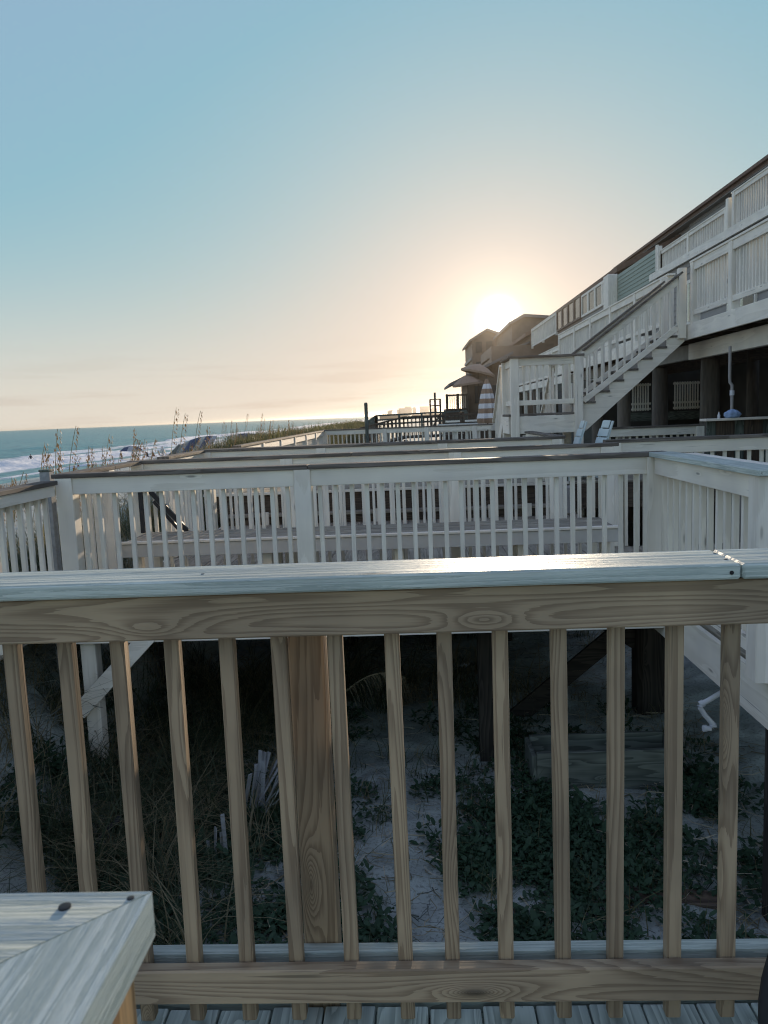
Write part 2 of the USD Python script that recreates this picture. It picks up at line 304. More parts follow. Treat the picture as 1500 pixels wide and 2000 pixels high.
# pale sand, damp and darker towards the water
LOOK['sand'] = usdkit.material(stage, '/World/Looks/sand', {
    'g': ('geometry', {}), 's': ('separate_xyz', {}), 'n1': ('noise_texture', {'scale': 0.9, 'detail': 6.0, 'roughness': 0.65}), 'n2': ('noise_texture', {'scale': 38.0, 'detail': 5.0, 'roughness': 0.7}),
    'v': ('voronoi_texture', {'scale': 7.0}), 'r': ('rgb_ramp', {'ramp': [(0.3, (0.19, 0.22, 0.195)), (0.55, (0.36, 0.405, 0.365)), (0.75, (0.53, 0.565, 0.52))]}),
    'wet': ('map_range', {'from_min': -44.0, 'from_max': -30.0, 'to_min': 1.0, 'to_max': 0.0, 'clamp': True}), 'wc': ('mix_color', {'blend_type': 'mix', 'b': (0.22, 0.19, 0.16)}),
    'ro': ('map_range', {'from_min': 0.0, 'from_max': 1.0, 'to_min': 0.9, 'to_max': 0.22}),
    'sp': ('rgb_ramp', {'ramp': [(0.36, (0.4, 0.38, 0.36)), (0.48, (1, 1, 1))]}), 'mu': ('mix_color', {'blend_type': 'multiply', 'fac': 0.7}),
    'h': ('math', {'math_type': 'add'}), 'b': ('bump', {'strength': 1.0, 'distance': 0.02}), 'p': ('principled_bsdf', {'specular_ior_level': 0.3})},
    [('g.position', 's.vector'), ('g.position', 'n1.vector'), ('g.position', 'n2.vector'), ('g.position', 'v.vector'), ('n1.fac', 'r.fac'), ('s.x', 'wet.value'), ('wet.result', 'wc.fac'), ('n2.fac', 'sp.fac'), ('r.color', 'mu.a'), ('sp.color', 'mu.b'),
     ('mu.result', 'wc.a'), ('wc.result', 'p.base_color'), ('wet.result', 'ro.value'), ('ro.result', 'p.roughness'), ('n2.fac', 'h.value1'), ('v.distance', 'h.value2'), ('h.value', 'b.height'), ('b.normal', 'p.normal')], surface='p.BSDF')
# sea: green water, white broken water in long streaks in the surf
LOOK['sea'] = usdkit.material(stage, '/World/Looks/sea', {
    'g': ('geometry', {}), 's': ('separate_xyz', {}), 'mp': ('mapping', {'mapping_type': 'point', 'scale': (0.42, 0.075, 0.42)}), 'mw': ('mapping', {'mapping_type': 'point', 'scale': (0.5, 0.16, 0.5)}),
    'nf': ('noise_texture', {'scale': 1.0, 'detail': 7.0, 'roughness': 0.68, 'distortion': 0.6}), 'nw': ('noise_texture', {'scale': 1.0, 'detail': 6.0, 'roughness': 0.6}),
    'foam': ('attribute', {'attribute': 'foam'}), 'su': ('math', {'math_type': 'add'}), 'fr': ('map_range', {'from_min': 0.98, 'from_max': 1.16, 'to_min': 0.0, 'to_max': 1.0, 'clamp': True}),
    'tone': ('rgb_ramp', {'ramp': [(0.35, (0.018, 0.12, 0.13)), (0.65, (0.05, 0.24, 0.235))]}),
    'c': ('mix_color', {'blend_type': 'mix', 'b': (0.70, 0.72, 0.72)}), 'ro': ('map_range', {'from_min': 0.0, 'from_max': 1.0, 'to_min': 0.3, 'to_max': 0.9}),
    'b': ('bump', {'strength': 1.0, 'distance': 0.9}), 'p': ('principled_bsdf', {'specular_ior_level': 0.35})},
    [('g.position', 'mp.vector'), ('g.position', 'mw.vector'), ('mp.vector', 'nf.vector'), ('mw.vector', 'nw.vector'), ('nf.fac', 'su.value1'), ('foam.fac', 'su.value2'), ('su.value', 'fr.value'), ('nw.fac', 'tone.fac'), ('tone.color', 'c.a'), ('fr.result', 'c.fac'),
     ('c.result', 'p.base_color'), ('fr.result', 'ro.value'), ('ro.result', 'p.roughness'), ('nw.fac', 'b.height'), ('b.normal', 'p.normal')], surface='p.BSDF')

# ------------------------------------------------------------------ terrain and sea
def ground_z(x, y):
    x, y = np.asarray(x, float), np.asarray(y, float)
    crest = -0.55 + 0.70 * sstep(5.0, 10.5, y) + 0.60 * sstep(14.0, 19.0, y)
    s = sstep(-2.4, -3.9, x) * (1 - 0.0 * y)
    base = -1.6 + 0.25 * sstep(3.0, 9.0, x) + 0.5 * sstep(11, 16, y)
    z = base * (1 - s) + crest * s
    z = np.where(x < -4.2, crest + (-1.5 - crest) * sstep(-4.2, -11.0, x) ** 0.8, z)
    z = np.where(x < -15.5, np.interp(x, [-8000, -120, -60, -44, -28, -15.5], [-9, -7, -4.9, -4.0, -2.7, -1.5]), z)
    p = np.stack([x, y, 0 * x], -1)
    near = sstep(-17, -12, x)
    z = z + np.where((np.abs(x) < 6) & (y < 13), 0.035 * (meshkit.fbm(p * 9.0, 3, 15) - 0.5), 0) + near * (0.16 * (meshkit.fbm(p * 0.7, 4, 3) - 0.5) + 0.09 * (meshkit.fbm(p * 3.1, 3, 5) - 0.5)) + (1 - near) * 0.05 * (meshkit.fbm(p * 0.3, 3, 8) - 0.5)
    return z
def grid(xs, ys):
    X, Y = np.meshgrid(xs, ys, indexing='ij'); n, m = X.shape
    i, j = np.meshgrid(np.arange(n - 1), np.arange(m - 1), indexing='ij')
    a = (i * m + j).ravel()
    q = np.stack([a, a + m, a + m + 1, a + 1], 1)
    return X.ravel(), Y.ravel(), np.vstack([q[:, [0, 1, 2]], q[:, [0, 2, 3]]])
xs = np.concatenate([np.linspace(-400, -60, 18)[:-1], np.linspace(-60, -16, 60)[:-1], np.linspace(-16, -6, 60)[:-1], np.linspace(-6, 4, 170)[:-1], np.linspace(4, 14, 40)[:-1], np.geomspace(14, 4000, 24)])
ys = np.concatenate([-np.geomspace(400, 4, 12), np.linspace(-3.5, 1.5, 20)[:-1], np.linspace(1.5, 13, 200)[:-1], np.linspace(13, 45, 120)[:-1], np.geomspace(45, 9000, 60)])
gx, gy, gf = grid(xs, ys)
obj('ground', (np.stack([gx, gy, ground_z(gx, gy)], 1), gf), 'sand', kind='structure', smooth=True)

xs = -np.concatenate([np.linspace(40, 110, 190)[:-1], np.linspace(110, 240, 130)[:-1], np.geomspace(240, 15000, 90)])[::-1]
ys = np.concatenate([np.linspace(-400, 40, 30)[:-1], np.linspace(40, 260, 260)[:-1], np.geomspace(260, 15000, 130)])
sx, sy, sf = grid(xs, ys)
d = -sx
wob = 9 * (meshkit.fbm(np.stack([sy * 0.018, 0 * sy, 0 * sy], 1), 3, 21) - 0.5)
fade = np.interp(d, [38, 46, 60, 300, 900], [0.12, 0.35, 1, 0.8, 0.35])
swell = 0.0 * d; foam = 0.0 * d
for c, amp, w in ((49, 0.3, 1.5), (57, 0.45, 1.8), (66, 0.6, 2.2), (77, 0.75, 2.6), (92, 0.55, 4.0), (112, 0.4, 5.0)):
    cc = c + wob + 2.5 * (meshkit.noise(np.stack([sy * 0.05, 0 * sy + c, 0 * sy], 1), 4) - 0.5)
    t = d - cc
    k = meshkit.noise(np.stack([sy * 0.03, 0 * sy + c * 3.1, 0 * sy], 1), 9)
    crestk = np.exp(-(t / w) ** 2) * (0.5 + k)
    swell += amp * crestk
    if c < 90: foam += 0.62 * np.exp(-((t + w * 0.9) / (w * (1.0 + 1.2 * k))) ** 2) * (0.45 + 0.75 * k)
foam += np.interp(d, [40, 46, 60, 78, 92], [0.34, 0.33, 0.28, 0.20, 0.0])
p3 = np.stack([sx * 0.22, sy * 0.09, 0 * sx], 1)
sz = -4.0 + swell + fade * (0.55 * (meshkit.fbm(p3, 4, 31) - 0.5) + 0.25 * (meshkit.fbm(p3 * 3.3, 3, 33) - 0.5))
sz = np.where(d < 46, sz * 1.0 + np.interp(d, [40, 46], [-0.25, 0.0]), sz)
sp = obj('sea', (np.stack([sx, sy, sz], 1), sf), 'sea', kind='structure', smooth=True)
UsdGeom.PrimvarsAPI(stage.GetPrimAtPath(sp)).CreatePrimvar('foam', Sdf.ValueTypeNames.FloatArray, 'vertex').Set(Vt.FloatArray.FromNumpy(np.clip(foam, 0, 0.95).astype(np.float32)))

LOOK['haze'] = usdkit.material(stage, '/World/Looks/haze', {'v': ('principled_volume', {'color': (0.80, 0.75, 0.68), 'density': 0.000032, 'anisotropy': 0.92})}, volume='v.volume')
obj('haze', box(-16000, 16000, -600, 16000, -11, 21), 'haze', kind='stuff', label='thin sunlit sea haze over the whole shore', category='haze')

# ------------------------------------------------------------------ railings
def railing(name, label, p0, p1, zc, zb, side, posts=(), pw=0.14, pz=None, spacing=0.142, cap='cap_brown', paint='paint_white', face=0.14, bottom=None, fine=True, capw=0.15, cat='railing', group=None, b=0.003, split=None, post_top=0.0):
    """A straight post-and-baluster railing from p0 to p1. side: +1/-1, the side of the face board (left/right of p0->p1). fine: every baluster is a part of its own."""
    t = thing(name, label, cat, (0, 0, 0), group=group)
    p0, p1 = np.array([*p0, 0.0]), np.array([*p1, 0.0])
    L = np.linalg.norm(p1 - p0); d = (p1 - p0) / L; n = np.array([-d[1], d[0], 0]) * side
    ax = 'x' if abs(d[0]) > abs(d[1]) else 'y'
    at = lambda s, o, z: p0 + d * s + n * o + np.array([0, 0, z])
    cuts = [-0.03, *(split or []), L + 0.03]
    for a, c in zip(cuts[:-1], cuts[1:]):
        obj('cap_board', beam(at(a + 0.002, 0, zc - 0.018), at(c - 0.002, 0, zc - 0.018), capw, 0.036, 0.004 if b else 0), f'{cap}_{ax}', t)
    stops = [-0.0] + sorted(posts) + [L]
    hp = pw / 2
    segs = [(a + hp if a in posts else a, c - hp if c in posts else c) for a, c in zip(stops[:-1], stops[1:]) if c - a > pw * 1.2]
    for a, c in segs:
        obj('face_board', beam(at(a, 0.038, zc - 0.036 - face / 2), at(c, 0.038, zc - 0.036 - face / 2), 0.036, face, b), f'{paint}_{ax}', t)
        obj('back_board', beam(at(a, -0.038, zc - 0.036 - 0.045), at(c, -0.038, zc - 0.036 - 0.045), 0.036, 0.089, b), f'{paint}_{ax}', t)
        if bottom is not None:
            obj('bottom_rail', beam(at(a, 0.038, bottom), at(c, 0.038, bottom), 0.036, 0.089, b), f'{paint}_{ax}', t)
        k = max(1, int(round((c - a) / spacing)))
        pile_ = []
        for i in range(k):
            s = a + (i + 0.5) * (c - a) / k + rng.normal(0, 0.003)
            lean = rng.normal(0, 0.003)
            m = beam(at(s, 0.0, zb), at(s + lean, 0.0, zc - 0.037), 0.036, 0.037, b, up=n)
            if fine: obj('baluster', m, f'{paint}_z', t)
            else: pile_.append(m)
        if pile_: data(stage.GetPrimAtPath(obj('balusters', join(*pile_), f'{paint}_z', t)), kind='stuff')
    for s in posts:
        z0 = pz if pz is not None else float(ground_z(*at(s, 0, 0)[:2])) - 0.2
        obj('post', beam(at(s, 0.003, z0), at(s, 0.003, zc - 0.036 + post_top), pw, pw, 0.006 if b else 0, up=n), f'{paint}_z', t)
    return t
def planks(name, x0, x1, y0, y1, z, mat, parent, along='y', w=0.14, gap=0.006, th=0.036, b=0.003):
    a, c = (x0, x1) if along == 'y' else (y0, y1)
    k = max(1, int(round((c - a) / (w + gap)))); st = (c - a) / k
    for i in range(k):
        u = a + i * st; dz = rng.normal(0, 0.0015); e = rng.uniform(0, 0.012)
        m = box(u + gap / 2, u + st - gap / 2, y0 + e, y1 - e, z - th + dz, z + dz, b) if along == 'y' else box(x0, x1, u + gap / 2, u + st - gap / 2, z - th + dz, z + dz, b)
        obj(name, m, mat + '_' + along, parent)

# --- the near deck and its unpainted railing
deck = thing('near_deck', 'weathered grey board deck at the bottom edge behind the unpainted railing', 'deck')
planks('deck_board', -1.9, 2.3, -1.6, 1.985, 0.0, 'deck_grey', deck)
obj('rim_board', box(-1.9, 2.3, 1.997, 2.035, -0.24, 0.012, 0.003), 'deck_grey_x', deck)
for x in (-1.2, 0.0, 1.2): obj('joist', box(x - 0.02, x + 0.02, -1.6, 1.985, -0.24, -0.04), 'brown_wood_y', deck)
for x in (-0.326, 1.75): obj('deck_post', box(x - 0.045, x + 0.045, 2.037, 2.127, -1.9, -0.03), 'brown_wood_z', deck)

near = thing('wooden_railing', 'unpainted pine railing with grey cap right across the foreground', 'railing')
obj('cap_board', box(-2.2, 0.757, 1.85, 2.045, 1.202, 1.240, 0.005), 'cap_grey_x', near)
obj('cap_board', box(0.762, 2.4, 1.85, 2.045, 1.202, 1.240, 0.005), 'cap_grey_x', near)
obj('top_rail', box(-2.2, 2.4, 1.872, 1.910, 1.086, 1.199, 0.004), 'pine_x', near)
obj('back_rail', box(-2.2, 2.4, 1.952, 1.990, 1.078, 1.199, 0.004), 'pine_x', near)
obj('bottom_rail', box(-2.2, 2.4, 1.872, 1.910, 0.094, 0.190, 0.004), 'pine_x', near)
obj('outer_bottom_rail', box(-2.2, 2.4, 1.952, 1.990, 0.094, 0.185, 0.004), 'cap_grey_x', near)
bx_ = [-1.49, -1.347, -1.204, -1.061, -0.918, -0.781, -0.640, -0.499, -0.366, -0.222, -0.078, 0.055, 0.195, 0.340, 0.485, 0.629, 0.767, 0.91, 1.05, 1.19]
for x in bx_:
    lean = rng.normal(0, 0.004)
    obj('baluster', beam((x + lean, 1.931, 0.012), (x, 1.931, 1.197), 0.038, 0.036, 0.004, up=(0, -1, 0)), 'pine_z', near)
obj('post', box(-0.356, -0.262, 1.993, 2.085, -0.2, 1.199, 0.006), 'pine_z', near)
for x, y in ((0.742, 1.905), (0.748, 1.99), (-0.55, 1.93), (-1.25, 1.96)):
    obj('screw', lathe([(0.0045, -0.003), (0.0045, 0.0012), (0.002, 0.0015)], 10, (x, y, 1.2398)), 'screw', near)
v, f = lathe([(0.005, -0.003), (0.005, 0.002), (0.002, 0.0022)], 10)
obj('screw', (np.stack([v[:, 0] + 0.735, 1.8505 - v[:, 2], v[:, 1] + 1.219], 1), f), 'screw', near)

# --- the corner of the stair railing close to the camera
cor = thing('corner_railing', 'mitred corner of a grey capped railing close up at bottom left', 'railing')
CX, CY, CW = -0.228, 0.592, 0.145
obj('cap_board', prism([(-1.4, CY - CW), (CX - CW - 0.001, CY - CW), (CX - 0.001, CY), (-1.4, CY)], 1.204, 1.240), 'cap_grey_x', cor, label='cap board running left from the mitre')
obj('cap_board', prism([(CX, CY - 0.003), (CX - CW, CY - CW - 0.003), (CX - CW, -0.9), (CX + 0.006, -0.9)], 1.203, 1.241), 'cap_grey_y', cor, label='cap board running towards the camera from the mitre')
obj('post', box(CX - 0.105, CX - 0.012, CY - 0.115, CY - 0.02, 0.0, 1.202, 0.005), 'cut_pine', cor)
obj('top_rail', box(-1.4, CX - 0.108, CY - 0.075, CY - 0.037, 1.09, 1.202, 0.004), 'pine_x', cor)
obj('top_rail', box(CX - 0.078, CX - 0.04, -0.9, CY - 0.118, 1.09, 1.202, 0.004), 'pine_y', cor)
for k in range(5): obj('baluster', beam((CX - 0.097, CY - 0.25 - 0.14 * k, 0.02), (CX - 0.097, CY - 0.25 - 0.14 * k, 1.2), 0.036, 0.036, 0.003, up=(0, 1, 0)), 'pine_z', cor)
obj('screw', lathe([(0.005, -0.004), (0.005, 0.0016), (0.0025, 0.0018)], 12, (-0.293, 0.572, 1.2398)), 'screw', cor)
obj('screw', lathe([(0.003, -0.004), (0.003, 0.001), (0.0015, 0.0012)], 12, (-0.2434, 0.5826, 1.2398)), 'screw', cor)

# --- second deck, painted white, with a bench along its far rail
d2 = thing('painted_deck', 'white trimmed deck beyond the near railing carrying the long bench', 'deck')
planks('deck_board', -3.05, 2.02, 6.47, 8.42, 0.0, 'deck_tan', d2)
planks('deck_board', 2.06, 3.75, 4.42, 9.1, -0.002, 'deck_tan', d2)
obj('front_fascia', box(-3.09, 2.01, 6.428, 6.466, -0.225, -0.004, 0.004), 'paint_white_x', d2)
obj('side_fascia', box(2.012, 2.052, 4.40, 6.72, -0.31, -0.01, 0.004), 'paint_white_y', d2)
obj('back_fascia', box(-3.09, 2.01, 8.423, 8.46, -0.2, -0.004), 'paint_white_x', d2)
obj('end_fascia', box(2.053, 3.75, 4.38, 4.416, -0.31, -0.01, 0.004), 'paint_white_x', d2)
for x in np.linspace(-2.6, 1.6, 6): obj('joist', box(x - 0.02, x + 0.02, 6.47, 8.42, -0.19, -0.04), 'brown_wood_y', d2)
obj('support_post', box(-2.96, -2.83, 6.47, 6.60, -2.0, -0.04, 0.006), 'paint_white_z', d2)
obj('brace', beam((-3.0, 6.42, -0.83), (-2.33, 6.42, -0.16), 0.036, 0.14, 0.004), 'paint_white_x', d2)
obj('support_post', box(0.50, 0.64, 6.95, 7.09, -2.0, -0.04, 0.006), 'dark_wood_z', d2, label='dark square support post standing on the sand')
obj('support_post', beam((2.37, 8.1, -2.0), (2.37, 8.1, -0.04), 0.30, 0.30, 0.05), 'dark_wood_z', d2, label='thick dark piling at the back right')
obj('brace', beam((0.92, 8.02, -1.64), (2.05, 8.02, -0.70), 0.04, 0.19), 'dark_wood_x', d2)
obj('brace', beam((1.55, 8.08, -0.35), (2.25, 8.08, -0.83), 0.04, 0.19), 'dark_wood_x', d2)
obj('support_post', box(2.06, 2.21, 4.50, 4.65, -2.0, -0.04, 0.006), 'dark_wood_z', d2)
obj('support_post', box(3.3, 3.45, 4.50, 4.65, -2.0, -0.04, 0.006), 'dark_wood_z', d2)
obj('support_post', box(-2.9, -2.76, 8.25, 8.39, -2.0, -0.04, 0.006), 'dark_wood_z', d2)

railing('white_railing', 'long white railing with dark cap just beyond the near railing', (-3.03, 6.50), (2.01, 6.50), 1.24, -0.15, -1, posts=(0.07, 2.08, 4.97), spacing=0.131, pz=-0.19, split=[2.13])
railing('white_railing', 'white side railing running back from the right hand corner post', (1.975, 4.42), (1.975, 6.40), 1.24, 0.14, 1, posts=(0.08,), spacing=0.142, pz=0.0, bottom=0.19, cap='cap_grey', capw=0.19)
railing('white_railing', 'white seaward end railing of the bench deck with sunlit posts', (-3.03, 6.62), (-3.03, 7.55), 1.235, 0.02, -1, posts=(0.87,), pz=0.0)
lr = '/World/' + 'white_railing_002'
obj('cap_board', box(-3.105, -2.955, 7.585, 8.32, 1.199, 1.235, 0.004), 'cap_brown_y', lr)
railing('white_railing', 'white railing directly behind the long bench', (-3.09, 8.40), (2.10, 8.40), 1.24, 0.02, -1, posts=(0.08, 1.7, 3.5, 5.1), pz=0.0, split=[2.4])
railing('white_railing', 'white railing at far right in front of the bar counter', (2.20, 9.16), (5.6, 9.16), 1.24, -0.02, -1, posts=(0.08, 1.9), pz=0.0)
railing('white_railing', 'white rail at the left edge dropping towards the beach', (-3.06, 4.2), (-3.06, 6.36), 1.19, 0.0, 1, posts=(0.1,), pz=-0.6)
railing('white_railing', 'sunlit white railing behind the rail at the left edge', (-4.1, 4.2), (-4.1, 7.4), 1.10, 0.0, 1, posts=(0.1, 3.1), pz=-0.6)
lp = thing('side_platform', 'low board platform between the two railings at the left edge', 'platform')
planks('deck_board', -4.15, -3.1, 4.2, 7.4, -0.02, 'deck_tan', lp)
sb = thing('counter_shelf', 'wide pale shelf board beside the white corner railing at right', 'shelf')
planks('plank', 2.08, 2.42, 4.45, 6.9, 1.195, 'paint_white', sb, w=0.16)
for y in (4.6, 6.6): obj('bracket', beam((2.06, y, 0.86), (2.38, y, 1.14), 0.05, 0.08), 'paint_white_x', sb)

bench = thing('bench', 'long grey plank bench with white front board on the painted deck', 'bench')
planks('seat_plank', -2.93, 1.90, 7.50, 8.26, 0.47, 'deck_tan', bench, along='x', w=0.14, gap=0.012)
obj('front_board', box(-2.93, 1.90, 7.465, 7.497, 0.335, 0.462, 0.004), 'bench_grey', bench)
obj('nosing', box(-2.94, 1.91, 7.455, 7.497, 0.466, 0.492, 0.004), 'paint_white_x', bench)
for x in (-2.8, -1.5, -0.2, 1.0, 1.8): obj('leg', box(x - 0.045, x + 0.045, 7.55, 7.64, 0.0, 0.43, 0.004), 'paint_white_z', bench); obj('leg', box(x - 0.045, x + 0.045, 8.1, 8.19, 0.0, 0.43, 0.004), 'paint_white_z', bench)
hr = thing('dark_handrail', 'black slanting handrail with an upright beyond the bench at left', 'handrail')
obj('rail', beam((-2.97, 8.31, 1.02), (-2.50, 8.31, 0.46), 0.03, 0.05), 'black', hr)
obj('rail', beam((-2.85, 8.315, 0.80), (-2.56, 8.315, 0.44), 0.03, 0.035), 'black', hr)
obj('upright', beam((-2.985, 8.30, 0.46), (-2.985, 8.30, 1.03), 0.04, 0.035), 'black', hr)

# --- third deck and the raised deck behind it
d3 = thing('middle_deck', 'grey board deck behind the bench railing', 'deck')
planks('deck_board', -3.05, 2.45, 8.52, 12.24, -0.004, 'deck_tan', d3)
obj('side_fascia', box(-3.09, -3.053, 8.5, 12.2, -0.2, -0.01), 'paint_white_y', d3)
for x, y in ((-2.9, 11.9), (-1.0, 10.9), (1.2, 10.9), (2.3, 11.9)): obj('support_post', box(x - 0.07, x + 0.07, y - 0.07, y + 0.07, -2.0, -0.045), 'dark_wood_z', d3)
railing('white_railing', 'white railing third in the row from the near railing', (-3.03, 11.0), (2.03, 11.0), 1.24, 0.02, -1, posts=(0.08, 1.7, 3.4, 4.98), pz=0.0, split=[2.3])
railing('white_railing', 'short seaward white railing ending at the third row', (-3.03, 9.3), (-3.03, 10.88), 1.235, 0.02, -1, posts=(0.08,), pz=0.0)
railing('white_railing', 'white side rail leading back from the third row to the landing', (2.03, 11.15), (2.03, 14.2), 1.24, 0.48, 1, posts=(), pz=0.0)
d4 = thing('raised_deck', 'brown edged raised deck with white nosing seen through the balusters', 'deck')
planks('deck_board', -3.4, 6.2, 12.32, 14.4, 0.48, 'deck_tan', d4, along='x')
planks('deck_board', -3.0, 4.85, 14.42, 26.4, 0.476, 'deck_tan', d4, along='x', w=0.5)
obj('nosing', box(-3.4, 2.36, 12.26, 12.30, 0.446, 0.486, 0.003), 'paint_white_x', d4)
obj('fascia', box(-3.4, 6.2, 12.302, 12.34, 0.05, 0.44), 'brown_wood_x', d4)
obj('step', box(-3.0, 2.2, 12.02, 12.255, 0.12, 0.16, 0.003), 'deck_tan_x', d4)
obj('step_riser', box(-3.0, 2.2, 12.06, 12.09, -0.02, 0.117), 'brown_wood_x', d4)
obj('end_panel', box(2.26, 2.40, 12.05, 12.25, 0.0, 0.43, 0.02), 'canvas_grey', d4)
for k in range(8): obj('step_bracket', box(-2.4 + k * 0.58, -2.32 + k * 0.58, 11.98, 12.015, -0.002, 0.20), 'paint_white_z', d4)
for x in (-2.9, 0.0, 2.5, 4.6):
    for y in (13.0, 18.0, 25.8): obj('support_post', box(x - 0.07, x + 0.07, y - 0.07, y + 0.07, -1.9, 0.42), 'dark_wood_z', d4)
railing('white_railing', 'white railing along the front of the raised deck', (-3.3, 12.42), (1.9, 12.42), 1.20, 0.62, -1, posts=(0.08, 1.8, 3.6, 5.1), pz=0.48, bottom=0.60, face=0.09)
railing('white_railing', 'white railing in front of the dark piling under the house', (3.5, 14.6), (5.25, 14.6), 1.24, 0.50, -1, posts=(1.68,), pz=0.48, spacing=0.127)
railing('white_railing', 'distant white railing with a tall pole across the far end', (-2.98, 25.3), (2.35, 24.3), 1.24, 0.25, -1, posts=(0.08, 2.05, 3.4, 4.9), pz=0.1, fine=False)
railing('white_railing', 'seaward white railing slanting from the dune to the far rail', (-2.98, 13.0), (-2.98, 25.2), 1.22, 0.30, -1, posts=(2.0, 4.0, 6.0, 8.0, 10.0), pz=0.1, fine=False)
obj('tall_pole', lathe([(0.055, 0.5), (0.055, 2.0), (0.035, 2.04)], 10, (-1.5, 24.42, 0)), 'old_wood_z', label='bare wooden pole rising above the far white railing', category='pole')
pst = thing('short_post', 'short blue grey post end left of the first white corner post', 'post', (-3.32, 6.9, 0))
obj('shaft', box(-0.045, 0.045, -0.045, 0.045, -0.6, 1.24, 0.004), 'grey_slat', pst)
obj('top', box(-0.05, 0.05, -0.05, 0.05, 1.241, 1.26, 0.004), 'old_wood_z', pst)

# ------------------------------------------------------------------ landing and stairs up to the house
LZ, HZ = 1.545, 3.02
st = thing('stair', 'white open stair climbing from the landing to the house deck', 'stair')
n_s = 8; run = 0.254; rise = (HZ - LZ) / (n_s + 0)
for y in (14.50, 15.42):
    pts = []
    for k in range(n_s):
        pts += [(3.03 + k * run, LZ - 0.0 + k * rise), (3.03 + k * run, LZ + (k + 1) * rise - 0.04)]
    pts += [(4.86, HZ - 0.04), (4.86, HZ - 0.30), (3.03 + 0.08, LZ - 0.34), (3.03, LZ - 0.34)]
    obj('stringer', prism_on(pts, (0, y, 0), (1, 0, 0), (0, 0, 1), 0.04), 'paint_white_x', st)
for k in range(n_s - 1):
    obj('tread', box(3.03 + k * run - 0.025, 3.03 + (k + 1) * run, 14.46, 15.47, LZ + (k + 1) * rise - 0.038, LZ + (k + 1) * rise, 0.003), 'cap_brown_y', st)
    obj('riser', box(3.03 + k * run + 0.002, 3.03 + k * run + 0.022, 14.523, 15.397, LZ + k * rise + 0.002, LZ + (k + 1) * rise - 0.04), 'siding_beige', st)
for y, nm in ((14.46, 'near'), (15.46, 'far')):
    up_ = np.array([0, 0, 0.94]); a = np.array([3.06, y, LZ + 0.155]); c = np.array([4.80, y, LZ + 0.155 + 0.735 * (4.80 - 3.06)])
    obj('hand_rail', beam(a + up_, c + up_, 0.14, 0.036, 0.004), 'cap_brown_x', st)
    obj('top_board', beam(a + up_ - [0, 0, 0.095], c + up_ - [0, 0, 0.095], 0.036, 0.115, 0.004), 'paint_white_x', st)
    obj('bottom_board', beam(a + [0, 0, 0.04], c + [0, 0, 0.04], 0.036, 0.10, 0.004), 'paint_white_x', st)
    for k in range(13):
        q = a + (c - a) * (k + 0.5) / 13
        obj('baluster', beam(q + [0, 0.0, 0.08], q + [0, 0.0, 0.83], 0.034, 0.030, 0.003, up=(0, 1, 0)), 'paint_white_z', st)
    obj('post', beam((4.80, y + 0.002, HZ - 0.25), (4.80, y + 0.002, HZ + 0.97), 0.13, 0.13, 0.006, up=(0, 1, 0)), 'paint_white_z', st)
ld = thing('stair_landing', 'white landing with square rail at the foot of the house stair', 'landing')
planks('deck_board', 1.72, 3.02, 14.46, 15.6, LZ, 'cap_brown', ld, along='x')
obj('fascia', box(1.90, 2.92, 14.44, 14.475, LZ - 0.36, LZ - 0.042, 0.004), 'paint_white_x', ld)
obj('fascia', box(1.72, 1.757, 14.6, 15.6, LZ - 0.36, LZ - 0.042, 0.004), 'paint_white_y', ld)
for x, y in ((1.825, 14.47), (2.97, 14.46), (1.80, 15.6), (2.97, 15.58)): obj('post', box(x - 0.075, x + 0.075, y - 0.065, y + 0.065, float(ground_z(x, y)) - 0.2, LZ + 1.0, 0.006), 'paint_white_z', ld)
obj('cap_board', box(1.70, 3.07, 14.38, 14.54, LZ + 1.002, LZ + 1.038, 0.004), 'cap_brown_x', ld)
obj('cap_board', box(1.70, 1.86, 14.543, 15.7, LZ + 1.002, LZ + 1.038, 0.004), 'cap_brown_y', ld)
for z, h in ((LZ + 0.93, 0.13), (LZ + 0.20, 0.09)):
    obj('cross_rail', box(1.903, 2.893, 14.45, 14.487, z - h / 2, z + h / 2, 0.004), 'paint_white_x', ld)
    obj('cross_rail', box(1.78, 1.815, 14.538, 15.533, z - h / 2, z + h / 2, 0.004), 'paint_white_y', ld)
for k in range(8): obj('baluster', box(1.98 + k * 0.118, 2.015 + k * 0.118, 14.488, 14.52, LZ + 0.2, LZ + 0.93, 0.003), 'paint_white_z', ld)
for k in range(7): obj('baluster', box(1.816, 1.85, 14.63 + k * 0.128, 14.665 + k * 0.128, LZ + 0.2, LZ + 0.93, 0.003), 'paint_white_z', ld)
ls = thing('lower_stair', 'steep lower stair falling away behind the landing', 'stair')
for x in (1.74, 2.75):
    obj('stringer', beam((x, 15.68, LZ - 0.1), (x, 17.2, 0.40), 0.04, 0.26), 'paint_white_y', ls)
    obj('hand_rail', beam((x, 15.72, LZ + 0.95), (x, 17.3, 1.38), 0.10, 0.05), 'paint_white_y', ls)
    for k in range(7): obj('baluster', beam((x, 15.8 + k * 0.21, LZ - 0.08 - k * 0.16), (x, 15.8 + k * 0.21, LZ + 0.88 - k * 0.16), 0.035, 0.035, up=(0, 1, 0)), 'paint_white_z', ls)
for k in range(5): obj('tread', box(1.77, 2.72, 15.7 + k * 0.28, 15.98 + k * 0.28, LZ - 0.24 - k * 0.19, LZ - 0.2 - k * 0.19), 'cap_brown_x', ls)

